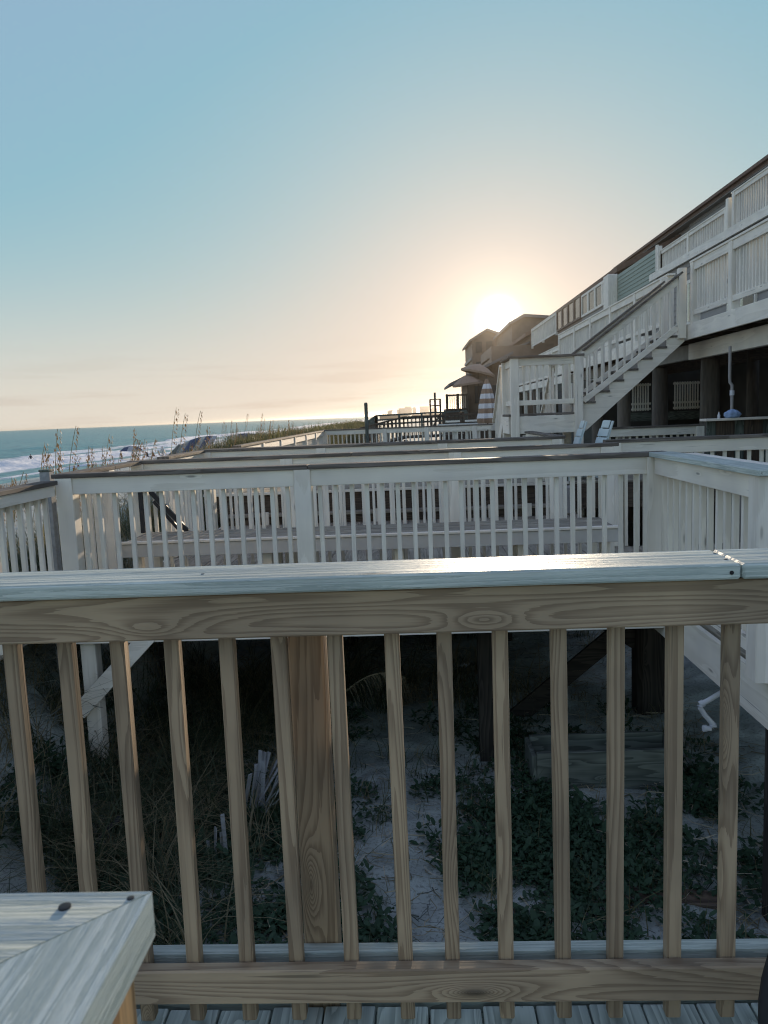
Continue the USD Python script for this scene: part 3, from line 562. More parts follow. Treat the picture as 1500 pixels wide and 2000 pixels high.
# ------------------------------------------------------------------ the big house on pilings
hs = thing('beach_house', 'large pale house on dark pilings along the right', 'house')
y0, y1 = 6.5, 27.2
planks('floor_board', 4.96, 8.2, y0, y1, HZ, 'deck_grey', hs, along='x', w=0.30)
ys_ = [y0, 12.35, 15.1]
for a, c in zip(ys_[:-1], ys_[1:]): obj('deck_fascia', box(4.90, 4.945, a + 0.002, c - 0.002, HZ - 0.275, HZ - 0.005, 0.004), 'paint_white_y', hs)
obj('deck_fascia', box(4.90, 4.945, 15.102, y1, HZ - 0.275, HZ - 0.005, 0.004), 'paint_white_y', hs)
obj('beam', box(5.28, 5.40, y0, 15.5, 2.44, 2.742, 0.006), 'paint_white_y', hs)
obj('beam', box(5.30, 5.42, 15.51, y1, 2.46, 2.74, 0.006), 'concrete', hs, label='bare grey beam behind the stair')
for y in np.arange(7.0, 27, 1.2): obj('joist', box(4.96, 9.4, y - 0.03, y + 0.03, 2.745, 2.975), 'brown_wood_x', hs)
prs = np.random.default_rng(3)
for y in (9.0, 12.05, 15.2, 18.1, 21.3, 24.5):
    for x in (5.6, 7.6):
        z0 = float(ground_z(x, y)) - 0.2
        r = (0.175 if x < 6 else 0.13)
        obj('piling', lathe([(r * 1.06, z0), (r * 1.02, 0.3), (r, 1.4), (r * 0.95, 2.43 if x < 6 else 2.74)], 14, (x + prs.normal(0, 0.03), y, 0)), 'pile', hs, smooth=40)
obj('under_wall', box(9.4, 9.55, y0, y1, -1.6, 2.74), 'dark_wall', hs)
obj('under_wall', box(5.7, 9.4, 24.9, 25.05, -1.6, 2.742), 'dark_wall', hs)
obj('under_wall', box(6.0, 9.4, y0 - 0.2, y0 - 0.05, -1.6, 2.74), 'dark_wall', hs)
obj('ceiling_beam', box(7.5, 7.62, y0, y1, 2.5, 2.74), 'brown_wood_y', hs)
obj('ground_slab', box(4.9, 9.4, 12.0, 24.9, -1.6, 0.35), 'concrete', hs)
# walls of lapped siding
def siding(nm, mat, parent, y0, y1, z0, z1, x, lap=0.18):
    k = int(round((z1 - z0) / lap)); ms = []
    for i in range(k):
        a, c = z0 + (z1 - z0) * i / k, z0 + (z1 - z0) * (i + 1) / k
        ms.append((np.array([[x - 0.02, y0, a], [x - 0.02, y1, a], [x, y1, c], [x, y0, c], [x + 0.1, y0, a], [x + 0.1, y1, a], [x + 0.1, y1, c], [x + 0.1, y0, c]]),
                   np.array([[0, 1, 2], [0, 2, 3], [4, 6, 5], [4, 7, 6], [0, 4, 5], [0, 5, 1], [3, 2, 6], [3, 6, 7], [0, 3, 7], [0, 7, 4], [1, 5, 6], [1, 6, 2]])[:, ::-1]))
    return obj(nm, join(*ms), mat, parent)
siding('wall', 'siding_beige', hs, y0, y1, HZ + 0.002, 5.78, 8.2)
siding('upper_wall', 'siding_beige', hs, y0, 34.0, 5.98, 9.0, 11.6)
obj('porch_floor', box(8.15, 11.6, y0, 27.7, 5.78, 5.96), 'paint_white_y', hs)
obj('porch_fascia', box(8.10, 8.146, y0, 27.7, 5.76, 5.98, 0.004), 'paint_white_y', hs)
for y in (9.2, 12.5, 16.5, 20.2, 24.0):
    w = obj('door' if y in (12.5, 20.2) else 'window', box(8.13, 8.20, y - 0.85, y + 0.85, (HZ + 0.03 if y in (12.5, 20.2) else 3.9), 5.2, 0.006), 'paint_white_z', hs)
    for s in (-0.42, 0.42): obj('pane', box(8.118, 8.128, y + s - 0.37, y + s + 0.37, (HZ + 0.2 if y in (12.5, 20.2) else 4.0), 5.1), 'glass', w)
for y in (10.5, 15.5, 19.2, 23.0): 
    w = obj('window', box(11.52, 11.585, y - 0.7, y + 0.7, 6.9, 8.4, 0.006), 'paint_white_z', hs)
    obj('pane', box(11.508, 11.518, y - 0.62, y + 0.62, 6.98, 8.32), 'glass', w)
# hipped roof edge seen from below: soffit, fascia, shingled slope
def roof(parent, x_e, x_r, y0, y1, z_e, z_r, mat='roof_brown', th=0.30, wall=None):
    v = np.array([[x_e, y0, z_e], [x_e, y1, z_e], [x_r, y1, z_r], [x_r, y0, z_r], [x_e, y0, z_e - th], [x_e, y1, z_e - th], [x_r, y1, z_r - th], [x_r, y0, z_r - th]], float)
    f = np.array([[0, 3, 2], [0, 2, 1], [4, 5, 6], [4, 6, 7], [0, 1, 5], [0, 5, 4], [3, 7, 6], [3, 6, 2], [0, 4, 7], [0, 7, 3], [1, 2, 6], [1, 6, 5]])
    r = obj('roof', (v, f[:, ::-1] * 1), mat, parent)
    return r
rf = roof(hs, 11.35, 17.0, y0, 45.5, 9.28, 11.9)
obj('gutter', box(11.25, 11.345, y0, 45.5, 9.10, 9.20, 0.01), 'roof_brown', rf)
obj('soffit', box(11.36, 11.9, y0, 45.5, 8.95, 8.975), 'siding_beige', hs)
for y in (12.0, 17.2, 21.7, 27.6): obj('porch_post', box(8.35, 8.49, y - 0.07, y + 0.07, 5.97, 6.9 if y > 20 else 7.05, 0.006), 'paint_white_z', hs)

railing('white_railing', 'white balcony railing of the house to the right of the stair', (4.98, 7.0), (4.98, 14.35), 4.09, HZ + 0.2, 1, posts=(0.1, 2.85, 5.6, 7.28), pz=HZ - 0.2, bottom=HZ + 0.17, spacing=0.115, cap='paint_white')
railing('white_railing', 'white balcony railing of the house beyond the stair', (4.98, 15.6), (4.98, 27.1), 4.09, HZ + 0.2, 1, posts=(0.1, 2.3, 4.5, 6.7, 8.9, 11.4), pz=HZ - 0.2, bottom=HZ + 0.17, spacing=0.125, cap='paint_white')
railing('white_railing', 'upper porch railing nearest the right edge of the picture', (8.5, 12.0), (8.5, 21.6), 7.03, 6.08, 1, posts=(0.1, 4.8, 9.5), pz=5.9, bottom=6.06, spacing=0.14, cap='paint_white', face=0.10)
railing('white_railing', 'lower set upper porch railing with a middle post under the roof', (8.5, 21.9), (8.5, 27.7), 6.76, 6.08, 1, posts=(0.1, 3.0, 5.7), pz=5.9, bottom=6.06, spacing=0.14, cap='paint_white', face=0.10)

# --- next house: green wall, white column, windows
h2 = thing('green_house', 'house with green siding and a row of windows next to the pale house', 'house')
siding('wall', 'siding_green', h2, 28.0, 33.4, 4.3, 6.95, 8.5, lap=0.15)
obj('corner_board', box(8.40, 8.47, 27.85, 28.0, 4.3, 7.0), 'paint_white_z', h2)
obj('column', box(8.1, 8.5, 33.4, 34.2, 4.0, 7.0, 0.02), 'paint_white_z', h2)
siding('wall', 'siding_beige', h2, 34.2, 40.2, 4.0, 6.05, 8.5)
siding('wall', 'siding_brown', h2, 40.2, 47.0, 4.0, 6.05, 8.5)
obj('back_wall', box(11.72, 11.8, 34.1, 47.0, 3.0, 9.0), 'siding_beige', h2)
for k in range(4):
    a = 34.35 + k * 1.45
    w = obj('window', join(box(8.42, 8.52, a, a + 0.12, 6.05, 7.1), box(8.42, 8.52, a + 1.31, a + 1.43, 6.05, 7.1), box(8.42, 8.52, a + 0.12, a + 1.31, 6.05, 6.15), box(8.42, 8.52, a + 0.12, a + 1.31, 7.0, 7.1)), 'paint_white_z', h2)
    obj('pane', box(8.46, 8.47, a + 0.12, a + 1.31, 6.15, 7.0), 'glass', w)
for k in range(4):
    a = 40.4 + k * 1.65
    w = obj('window', join(box(8.42, 8.52, a, a + 0.14, 6.05, 7.25), box(8.42, 8.52, a + 1.48, a + 1.62, 6.05, 7.25), box(8.42, 8.52, a + 0.14, a + 1.48, 6.05, 6.15), box(8.42, 8.52, a + 0.14, a + 1.48, 7.12, 7.25)), 'siding_brown', h2)
    obj('pane', box(8.46, 8.47, a + 0.14, a + 1.48, 6.15, 7.12), 'glass', w)
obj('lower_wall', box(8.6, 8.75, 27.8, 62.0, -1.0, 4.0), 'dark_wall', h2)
rf = roof(h2, 9.0, 14.0, 35.5, 58.0, 7.66, 9.9, th=0.24)
obj('floor_band', box(8.0, 8.6, 28.0, 47.0, 3.75, 4.0), 'paint_white_y', h2)
railing('white_railing', 'far upper railing under the brown roof beside the low sun', (8.5, 47.2), (8.5, 57.0), 7.25, 6.1, 1, posts=(0.1, 5.0, 9.7), pz=5.9, bottom=6.05, spacing=0.16, cap='paint_white', fine=False)
railing('white_railing', 'lower deck railing of the green house seen over the landing', (5.6, 28.0), (5.6, 44.0), 4.0, 2.9, 1, posts=(0.1, 4.0, 8.0, 12.0, 15.9), pz=1.0, bottom=2.95, spacing=0.16, cap='paint_white', fine=False)
ud = thing('lower_balcony', 'balcony floor of the green house above a shaded yard', 'balcony')
obj('floor', box(5.5, 8.55, 28.0, 44.0, 2.55, 2.82), 'paint_white_y', ud)
for y in (28.5, 33.0, 38.0, 43.5): obj('piling', lathe([(0.16, -1.4), (0.14, 2.54)], 10, (5.8, y, 0)), 'pile', ud)

# --- slatted screens, bar counter, pipe, bag
for k, (a, c, lab) in enumerate(((6.50, 7.08, 'white picket screen seen left of the nearest thick piling'), (7.74, 8.52, 'wider white picket screen between two pilings'))):
    s = thing('picket_screen', lab, 'screen')
    for z in (1.50, 1.66, 2.22): obj('rail', box(a, c, 23.99, 24.02, z - 0.03, z + 0.03), 'paint_white_x', s)
    m = int((c - a) / 0.075)
    for i in range(m): obj('picket', box(a + 0.02 + i * 0.075, a + 0.06 + i * 0.075, 23.965, 23.988, 1.45, 2.27), 'paint_white_z', s)
    obj('base_board', box(a - 0.3, c + 0.1, 23.94, 24.0, 1.15, 1.40), 'old_wood_x', s)
bar = thing('bar_counter', 'dark board bar counter with a pale ledge under the house', 'bar counter')
obj('ledge', box(4.60, 6.6, 12.68, 12.96, 1.325, 1.362, 0.004), 'paint_white_x', bar)
for k in range(13): obj('board', box(4.66 + k * 0.148, 4.80 + k * 0.148, 12.80, 12.825, 0.482, 1.322), 'brown_wood_z' if k % 3 else 'old_wood_z', bar)
obj('frame', box(4.66, 6.58, 12.83, 12.9, 0.482, 1.32), 'dark_wall', bar)
bag = trimesh.creation.icosphere(3, 1.0); bv = np.array(bag.vertices)
bv = bv * [0.125, 0.10, 0.075] * (1 + 0.55 * (meshkit.fbm(bv * 2.6 + 9, 3, 2) - 0.5))[:, None]
bv[:, 2] = np.maximum(bv[:, 2], -0.055)
obj('cloth_bundle', (bv + [5.03, 12.74, 1.42], bag.faces), 'cloth_blue', smooth=True, label='crumpled light blue cloth lying on the bar ledge', category='cloth')
pp = thing('drain_pipe', 'white pipe with an offset bend rising above the blue cloth', 'pipe')
obj('lower_pipe', tube([(5.12, 12.98, 1.40), (5.12, 12.98, 1.80), (5.12, 12.98, 1.88), (5.085, 12.98, 1.93), (5.08, 12.98, 2.0), (5.08, 12.98, 2.5)], 0.024, 10), 'canvas_grey', pp, smooth=40)
obj('collar', lathe([(0.036, 1.72), (0.036, 1.80)], 10, (5.12, 12.98, 0)), 'pvc', pp)
bt = thing('small_bottle', 'tiny pale bottle standing on the bar ledge left of the cloth', 'bottle', (4.84, 12.78, 1.362))
obj('body', lathe([(0.02, 0), (0.022, 0.05), (0.01, 0.075), (0.01, 0.10)], 10), 'pvc', bt, smooth=40)
obj('cap', lathe([(0.012, 0.101), (0.012, 0.115)], 8), 'siding_brown', bt)
# --- the two blue chairs (facing -x, towards the sea)
def adirondack():
    t = thing('adirondack_chair', 'pale blue slatted chair nearer the bar counter with its whole back showing', 'chair', (2.66, 12.75, 0.43), -80)
    # local: faces -y
    bk = lambda s, o=0: np.array([0, 0.22 + 0.22 * s + o, 0.30 + 0.68 * s])
    for i in range(5):
        a, c = bk(i / 5 + 0.012), bk((i + 1) / 5 - 0.012); w = 0.44 - 0.02 * i - (0.10 if i == 4 else 0)
        obj('back_slat', beam(a, c, w, 0.022, 0.006, up=(0, -1, 0.45)), 'chair_blue', t)
    for sx in (-0.17, 0.17): obj('back_stile', beam(bk(-0.1, 0.025) + [sx, 0, 0], bk(0.97, 0.025) + [sx, 0, 0], 0.06, 0.022, 0.003, up=(0, -1, 0.45)), 'chair_blue', t)
    for i in range(5): obj('seat_slat', beam((-0.25, -0.30 + 0.105 * i, 0.36 - 0.022 * i), (0.25, -0.30 + 0.105 * i, 0.36 - 0.022 * i), 0.09, 0.02, 0.004), 'chair_blue', t)
    for sx in (-0.28, 0.28):
        obj('arm', beam((sx, -0.36, 0.56), (sx, 0.38, 0.54), 0.12, 0.02, 0.005), 'chair_blue', t)
        obj('leg', beam((sx, -0.28, 0), (sx, -0.28, 0.55), 0.03, 0.09, 0.004, up=(0, 1, 0)), 'chair_blue', t)
        obj('leg', beam((sx, -0.34, 0.34), (sx, 0.45, 0.0), 0.03, 0.10, 0.004), 'chair_blue', t)
    return t
ch = adirondack()
copy_of(ch, (2.37, 13.3, 0.43), -90, label='pale blue slatted chair showing only a sliver beside the landing')
# --- closed striped umbrella
um = thing('striped_umbrella', 'closed brown and white striped umbrella left of the landing', 'umbrella', (2.40, 26.2, 0.478))
prof = [(0.30, 0.75), (0.33, 0.92), (0.29, 1.08), (0.27, 1.24), (0.25, 1.40), (0.22, 1.56), (0.19, 1.72), (0.15, 1.88), (0.10, 2.04), (0.04, 2.2)]
for i, (a, c) in enumerate(zip(prof[:-1], prof[1:])):
    obj('stripe', lathe([(a[0] * 0.98, a[1]), ((a[0] + c[0]) / 2, (a[1] + c[1]) / 2), (c[0] * 0.98, c[1])], 16, flute=0.16), 'canvas_white' if i % 2 else 'canvas_tan', um)
obj('pole', lathe([(0.022, 0.03), (0.022, 2.28), (0.03, 2.3)], 8), 'brown_wood_z', um)
obj('base', lathe([(0.25, 0), (0.25, 0.05), (0.05, 0.09)], 16), 'concrete', um)

# ------------------------------------------------------------------ things under the decks
tr = thing('wooden_trough', 'old open plank trough lying on the sand under the deck', 'trough', (0.93, 6.35, -1.68), 1.5)
for (a, c, y) in ((0, 1.18, 0.0), (0, 1.18, 0.36)): obj('side_board', box(a, c, y, y + 0.04, 0.02, 0.42, 0.004), 'old_wood_x', tr)
obj('end_board', box(-0.04, -0.002, 0.0, 0.40, 0.0, 0.40, 0.004), 'old_wood_z', tr)
obj('end_board', box(1.182, 1.22, 0.0, 0.40, 0.0, 0.40, 0.004), 'old_wood_z', tr)
obj('bottom_board', box(0.0, 1.18, 0.042, 0.358, 0.03, 0.07), 'old_wood_x', tr)
obj('prop', beam((0.45, -0.1, -0.03), (1.05, -0.55, 0.02), 0.06, 0.10), 'old_wood_x', tr)
pv = thing('pvc_pipe', 'broken white pipe with elbows hanging under the right deck edge', 'pipe')
pts = [(2.50, 5.6, -0.39), (2.17, 5.6, -0.478), (2.06, 5.6, -0.545), (2.015, 5.6, -0.568), (2.012, 5.6, -0.592), (2.05, 5.6, -0.655), (2.10, 5.6, -0.712), (2.108, 5.6, -0.735), (2.09, 5.6, -0.755), (2.045, 5.6, -0.752)]
obj('pipe', tube(pts, 0.019, 10), 'pvc', pv, smooth=40)
for i in (3, 7): obj('elbow', tube([np.array(pts[i - 1]) * 0.5 + np.array(pts[i]) * 0.5, pts[i], np.array(pts[i + 1]) * 0.5 + np.array(pts[i]) * 0.5], 0.026, 10), 'pvc', pv, smooth=40)
obj('stub', tube([(2.06, 5.6, -0.753), (2.035, 5.6, -0.752)], 0.025, 10), 'pvc', pv)

# dried palm frond, grey slats, stick, litter
def frond(name, label, loc, rot, L=0.75, n=22, droop=0.35, mat='dry_leaf'):
    t = thing(name, label, 'palm frond', loc, rot)
    s = np.linspace(0, 1, 14)
    c = np.stack([L * s, 0 * s, 0.05 + 0.34 * np.sin(np.pi * np.minimum(s * 0.62 + 0.1, 1))], 1)
    obj('rib', tube(c, np.linspace(0.012, 0.004, 14), 5), mat, t)
    for i in range(n):
        u = 0.12 + 0.86 * i / n; b = np.array([np.interp(u, s, c[:, k]) for k in range(3)])
        for sd in (-1, 1):
            q = np.linspace(0, 1, 5); ln = 0.34 * (1 - 0.4 * u)
            line = np.stack([b[0] + 0.10 * q + 0.04 * random.random(), b[1] + sd * ln * 0.45 * q, b[2] - droop * q ** 1.6 * (0.7 + 0.5 * random.random())], 1)
            v, f = tube(line, np.linspace(0.006, 0.002, 5), 3)
            obj('leaflet', (v, f), mat, t)
    return t
frond('palm_frond', 'dried pale palm frond arching over the sand', (-0.95, 8.5, -1.66), 8)
def slats(name, label, loc, items, mat='grey_slat'):
    t = thing(name, label, 'wood scraps', loc)
    for (a, c, w, h) in items: obj('slat', beam(a, c, w, h), mat, t)
rr = np.random.default_rng(11)
slats('broken_slats', 'fan of grey broken fence slats leaning behind the near post', (-1.42, 5.85, -1.62),
      [((rr.uniform(-0.12, 0.1), rr.uniform(-0.1, 0.1), -0.05), (0.02 + 0.33 * k / 13 + rr.normal(0, 0.02), rr.uniform(-0.1, 0.15), 0.62 - 0.1 * abs(k - 4) / 4 + rr.normal(0, 0.03)), 0.035, 0.01) for k in range(14)])
slats('broken_slats', 'upright grey slat stubs below the fan of fence slats', (-1.62, 5.3, -1.6), [((0.05 * k, rr.uniform(-0.05, 0.05), -0.1), (0.05 * k + rr.normal(0, 0.02), 0, 0.30 + rr.uniform(-0.1, 0.12)), 0.03, 0.01) for k in range(4)])
obj('dark_stick', tube([(-2.58, 5.2, -1.5), (-2.44, 5.32, -1.40), (-2.30, 5.45, -1.28)], 0.022, 7), 'black', label='short dark stick lying on the sand patch at left', category='stick')
obj('dark_stick', beam((1.15, 4.9, -1.58), (1.9, 4.75, -1.56), 0.16, 0.05, 0.006), 'brown_wood_x', label='dark plank half buried in the sand at lower right', category='plank')
lit = lathe([(0.03, 0), (0.035, 0.12), (0.015, 0.15), (0.015, 0.18)], 10)
for i, (x, y, lab) in enumerate(((0.42, 9.6, 'white plastic bottle on the sand left of the square post'), (1.62, 9.4, 'white plastic bottle on the sand behind the slanting brace'))):
    t = thing('plastic_bottle', lab, 'bottle', (x, y, float(ground_z(x, y)) + 0.04), 30 + 40 * i)
    obj('body', (lit[0][:, [2, 1, 0]] * [1, 1, -1], lit[1]), 'pvc', t, smooth=40)
    obj('cap', box(0.18, 0.2, -0.016, 0.016, -0.016, 0.016, 0.004), 'pvc', t)
strap = thing('black_strap', 'black strap hanging at the lower right edge in front of the rail', 'strap')
obj('band', tube([(0.850, 1.80, 0.34), (0.834, 1.80, 0.27), (0.819, 1.80, 0.21), (0.812, 1.80, 0.155), (0.812, 1.80, 0.10), (0.817, 1.80, 0.05), (0.83, 1.79, 0.018)], [0.017, 0.018, 0.017, 0.016, 0.016, 0.017, 0.018], 10), 'black', strap, smooth=40)

# ------------------------------------------------------------------ plants
def blade(base, az, h, lean, w, seg=5):
    s = np.linspace(0, 1, seg + 1); d = np.array([math.cos(az), math.sin(az)])
    r = lean * h * s ** 1.8; z = h * (s - 0.42 * min(lean, 1.4) * s ** 2.6)
    c = np.stack([base[0] + d[0] * r, base[1] + d[1] * r, base[2] + z], 1)
    sd = np.array([-d[1], d[0], 0]) * w / 2
    ww = (1 - s ** 2.2)[:, None] * sd + sd * 0.08
    v = np.vstack([c - ww, c + ww]); n = seg + 1
    f = [[i, i + 1, n + i + 1] for i in range(seg)] + [[i, n + i + 1, n + i] for i in range(seg)]
    return v, np.array(f)
def grass_mesh(seed, n, h0, h1, spread, w=0.009, lean=(0.2, 1.1)):
    r = np.random.default_rng(seed)
    return join(*[blade((r.normal(0, spread), r.normal(0, spread), -0.03), r.uniform(0, 6.28), r.uniform(h0, h1), r.uniform(*lean), w * r.uniform(0.6, 1.3)) for _ in range(n)])
def leafy_mesh(seed, n, R, h):
    r = np.random.default_rng(seed); ms = []
    for _ in range(n):
        a, q = r.uniform(0, 6.28), R * math.sqrt(r.uniform())
        c = np.array([q * math.cos(a), q * math.sin(a), r.uniform(0.01, h) * (1.1 - q / R)])
        L, W = r.uniform(0.035, 0.075), r.uniform(0.02, 0.036); t = r.uniform(0, 6.28); e = r.uniform(-0.2, 0.9)
        d = np.array([math.cos(t) * math.cos(e), math.sin(t) * math.cos(e), math.sin(e)]); s = np.array([-math.sin(t), math.cos(t), 0]); u = np.cross(d, s) * 0.2
        ms.append((np.array([c, c + d * L * 0.35 + s * W / 2 + u * W, c + d * L * 0.8 + s * W * 0.38 + u * W, c + d * L, c + d * L * 0.8 - s * W * 0.38 + u * W, c + d * L * 0.35 - s * W / 2 + u * W]),
                   np.array([[0, 1, 5], [1, 2, 4], [1, 4, 5], [2, 3, 4]])))
    for _ in range(max(2, n // 12)):
        a = r.uniform(0, 6.28); q = R * r.uniform(0.3, 0.9)
        ms.append(tube([(0, 0, -0.02), (q * math.cos(a) * 0.6, q * math.sin(a) * 0.6, h * 0.7), (q * math.cos(a), q * math.sin(a), h * 0.5)], 0.003, 3))
    return join(*ms)
def scatter(name, label, cat, protos, places, mats, kind='stuff'):
    """One instancer of alike small plants: places are (x, y, z, rot, scale)."""
    p = numbered('/World', name); pi = UsdGeom.PointInstancer.Define(stage, p)
    targets = []
    for k, m in enumerate(protos):
        q = f'{p}/tuft' + (f'_{k:03d}' if k else '')
        usdkit.mesh(stage, q, m, LOOK[mats[k]]); targets.append(q)
    pi.CreatePrototypesRel().SetTargets(targets)
    a = np.array(places, float); r = np.radians(a[:, 3]) / 2
    pi.CreatePositionsAttr(Vt.Vec3fArray.FromNumpy(a[:, :3].astype(np.float32)))
    pi.CreateOrientationsAttr(Vt.QuathArray([Gf.Quath(float(math.cos(t)), 0, 0, float(math.sin(t))) for t in r]))
    pi.CreateScalesAttr(Vt.Vec3fArray.FromNumpy(np.repeat(a[:, 4:5], 3, 1).astype(np.float32)))
    pi.CreateProtoIndicesAttr(Vt.IntArray.FromNumpy(np.random.default_rng(len(a)).integers(0, len(protos), len(a)).astype(np.int32)))
    data(pi.GetPrim(), label=label, category=cat, kind=kind)
r_ = np.random.default_rng(5)
def spread(n, x0, x1, y0, y1, keep, s0=0.7, s1=1.3):
    out = []
    while len(out) < n:
        x, y = r_.uniform(x0, x1), r_.uniform(y0, y1)
        if keep(x, y) > r_.uniform(): out.append((x, y, float(ground_z(x, y)), r_.uniform(0, 360), r_.uniform(s0, s1)))
    return out
patch = lambda x, y, s=0.9, sd=1: float(meshkit.fbm(np.array([[x * s, y * s, 0.5]]), 3, sd)[0])
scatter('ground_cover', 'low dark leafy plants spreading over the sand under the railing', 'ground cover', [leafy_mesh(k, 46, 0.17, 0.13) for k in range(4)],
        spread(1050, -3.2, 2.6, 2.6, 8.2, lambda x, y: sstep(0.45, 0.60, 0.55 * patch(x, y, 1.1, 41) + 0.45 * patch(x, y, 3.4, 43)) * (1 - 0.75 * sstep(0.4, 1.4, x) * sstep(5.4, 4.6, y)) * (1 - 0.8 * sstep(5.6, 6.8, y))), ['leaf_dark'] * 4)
def litter_mesh(seed, n):
    r = np.random.default_rng(seed); ms = []
    for _ in range(n):
        a = r.uniform(0, 6.28); L = r.uniform(0.05, 0.28); c = np.array([r.normal(0, 0.25), r.normal(0, 0.25), r.uniform(0.005, 0.03)]); d = np.array([math.cos(a), math.sin(a), r.uniform(-0.05, 0.12)]) * L
        k = np.array([-d[1], d[0], 0]) * r.uniform(-0.25, 0.25)
        ms.append(tube([c, c + d / 2 + k, c + d], np.array([0.004, 0.003, 0.002]) * r.uniform(0.5, 1.4), 3))
    return join(*ms)
scatter('ground_litter', 'dead stalks and twigs strewn over the shaded sand', 'litter', [litter_mesh(k, 16) for k in range(50, 53)], spread(420, -4.0, 2.8, 2.6, 11.5, lambda x, y: 0.2 + 0.8 * sstep(0.42, 0.6, patch(x, y, 1.6, 71))), ['dry_leaf', 'old_wood_x', 'grass_dry'])
scatter('sparse_sprigs', 'thin green sprigs standing in the sand under the railing', 'sprigs', [grass_mesh(k, 9, 0.08, 0.32, 0.05, 0.006, (0.2, 1.2)) for k in range(60, 63)], spread(420, -3.0, 2.6, 2.7, 9.5, lambda x, y: 0.25 + 0.75 * sstep(0.45, 0.6, patch(x, y, 1.3, 75))), ['grass', 'grass_dark', 'grass_dry'])
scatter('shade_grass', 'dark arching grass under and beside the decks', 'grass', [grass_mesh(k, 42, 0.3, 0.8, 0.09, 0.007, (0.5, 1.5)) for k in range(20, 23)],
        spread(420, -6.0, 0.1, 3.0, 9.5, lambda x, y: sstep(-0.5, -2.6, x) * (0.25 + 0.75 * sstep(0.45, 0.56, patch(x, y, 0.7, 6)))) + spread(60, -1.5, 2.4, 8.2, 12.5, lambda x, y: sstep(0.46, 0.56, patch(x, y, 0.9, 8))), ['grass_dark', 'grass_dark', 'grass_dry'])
scatter('dune_grass', 'olive grass covering the dune beside the beach', 'grass', [grass_mesh(k, 46, 0.25, 0.62, 0.12, 0.010, (0.15, 0.9)) for k in range(30, 34)],
        spread(2600, -6.6, -3.2, 8.5, 60.0, lambda x, y: (0.03 + 0.97 * sstep(15, 18, y)) * sstep(-6.6, -4.8, x), 0.8, 1.5) + spread(260, -4.4, -3.15, 8.8, 15.5, lambda x, y: 1.0, 0.5, 0.9), ['grass', 'grass', 'grass_dark', 'grass_dry'])

# sea oats: tall single stems with drooping seed heads
def oat(seed, H):
    r = np.random.default_rng(seed)
    lab = 'single tall dry sea oat stem with a tan drooping seed head'
    t = thing('sea_oat', lab, 'sea oat', group='sea oats along the dune')
    s = np.linspace(0, 1, 9); bend = r.uniform(0.08, 0.22)
    c = np.stack([bend * H * s ** 2.4, 0 * s, H * s - 0.04 * H * s ** 3], 1)
    obj('stem', tube(c, np.linspace(0.006, 0.003, 9), 4), 'stem', t)
    ms = []
    for i in range(48):
        u = 0.66 + 0.34 * i / 47; b = np.array([np.interp(u, s, c[:, k]) for k in range(3)])
        L, W = r.uniform(0.03, 0.05), r.uniform(0.008, 0.015); a = r.uniform(-1.2, 1.2); q = b + np.array([math.cos(a) * 0.034, math.sin(a) * 0.034, r.uniform(-0.06, 0.01)]) * (1.4 - u) * 1.8
        tip = q + np.array([math.cos(a) * 0.014, math.sin(a) * 0.014, -L]); sd = np.array([-math.sin(a), math.cos(a), 0]) * W / 2
        ms.append((np.array([q, (q + tip) / 2 + sd, tip, (q + tip) / 2 - sd, (q + tip) / 2 + [0.004, 0, 0]]), np.array([[0, 1, 4], [1, 2, 4], [2, 3, 4], [3, 0, 4], [0, 3, 1], [1, 3, 2]])))
    obj('seed_head', join(*ms), 'seed', t, kind='stuff')
    obj('leaf', join(*[blade((0, 0, 0), r.uniform(0, 6.28), H * r.uniform(0.3, 0.5), r.uniform(0.4, 1.0), 0.008) for _ in range(5)]), 'grass_dry', t)
    return t
protos = [oat(k, h) for k, h in enumerate((1.25, 1.05, 1.45, 0.95))]
spots = []
ro = np.random.default_rng(17)
for k in range(110):
    y = ro.uniform(8.6, 15.5); x = -3.5 - ro.uniform(0, 1) * (0.42 * y - 1.6); spots.append((x, y))
for k in range(60):
    y = ro.uniform(16.5, 27.0); x = -3.3 - ro.uniform(0, 1) * 2.2; spots.append((x, y))
for i, (x, y) in enumerate(spots):
    z = float(ground_z(x, y)) - 0.02; sc = ro.uniform(0.75, 1.15) * (0.72 if y > 16 else 1.08); rot = ro.uniform(-50, 90)
    if i < len(protos):
        x_ = UsdGeom.Xformable(stage.GetPrimAtPath(protos[i])); x_.ClearXformOpOrder(); x_.AddTransformOp().Set(Gf.Matrix4d().SetRotate(Gf.Rotation(Gf.Vec3d(0, 0, 1), rot)) * Gf.Matrix4d().SetTranslate(Gf.Vec3d(x, y, z)))
    else: copy_of(protos[i % len(protos)], (x, y, z), rot, sc)

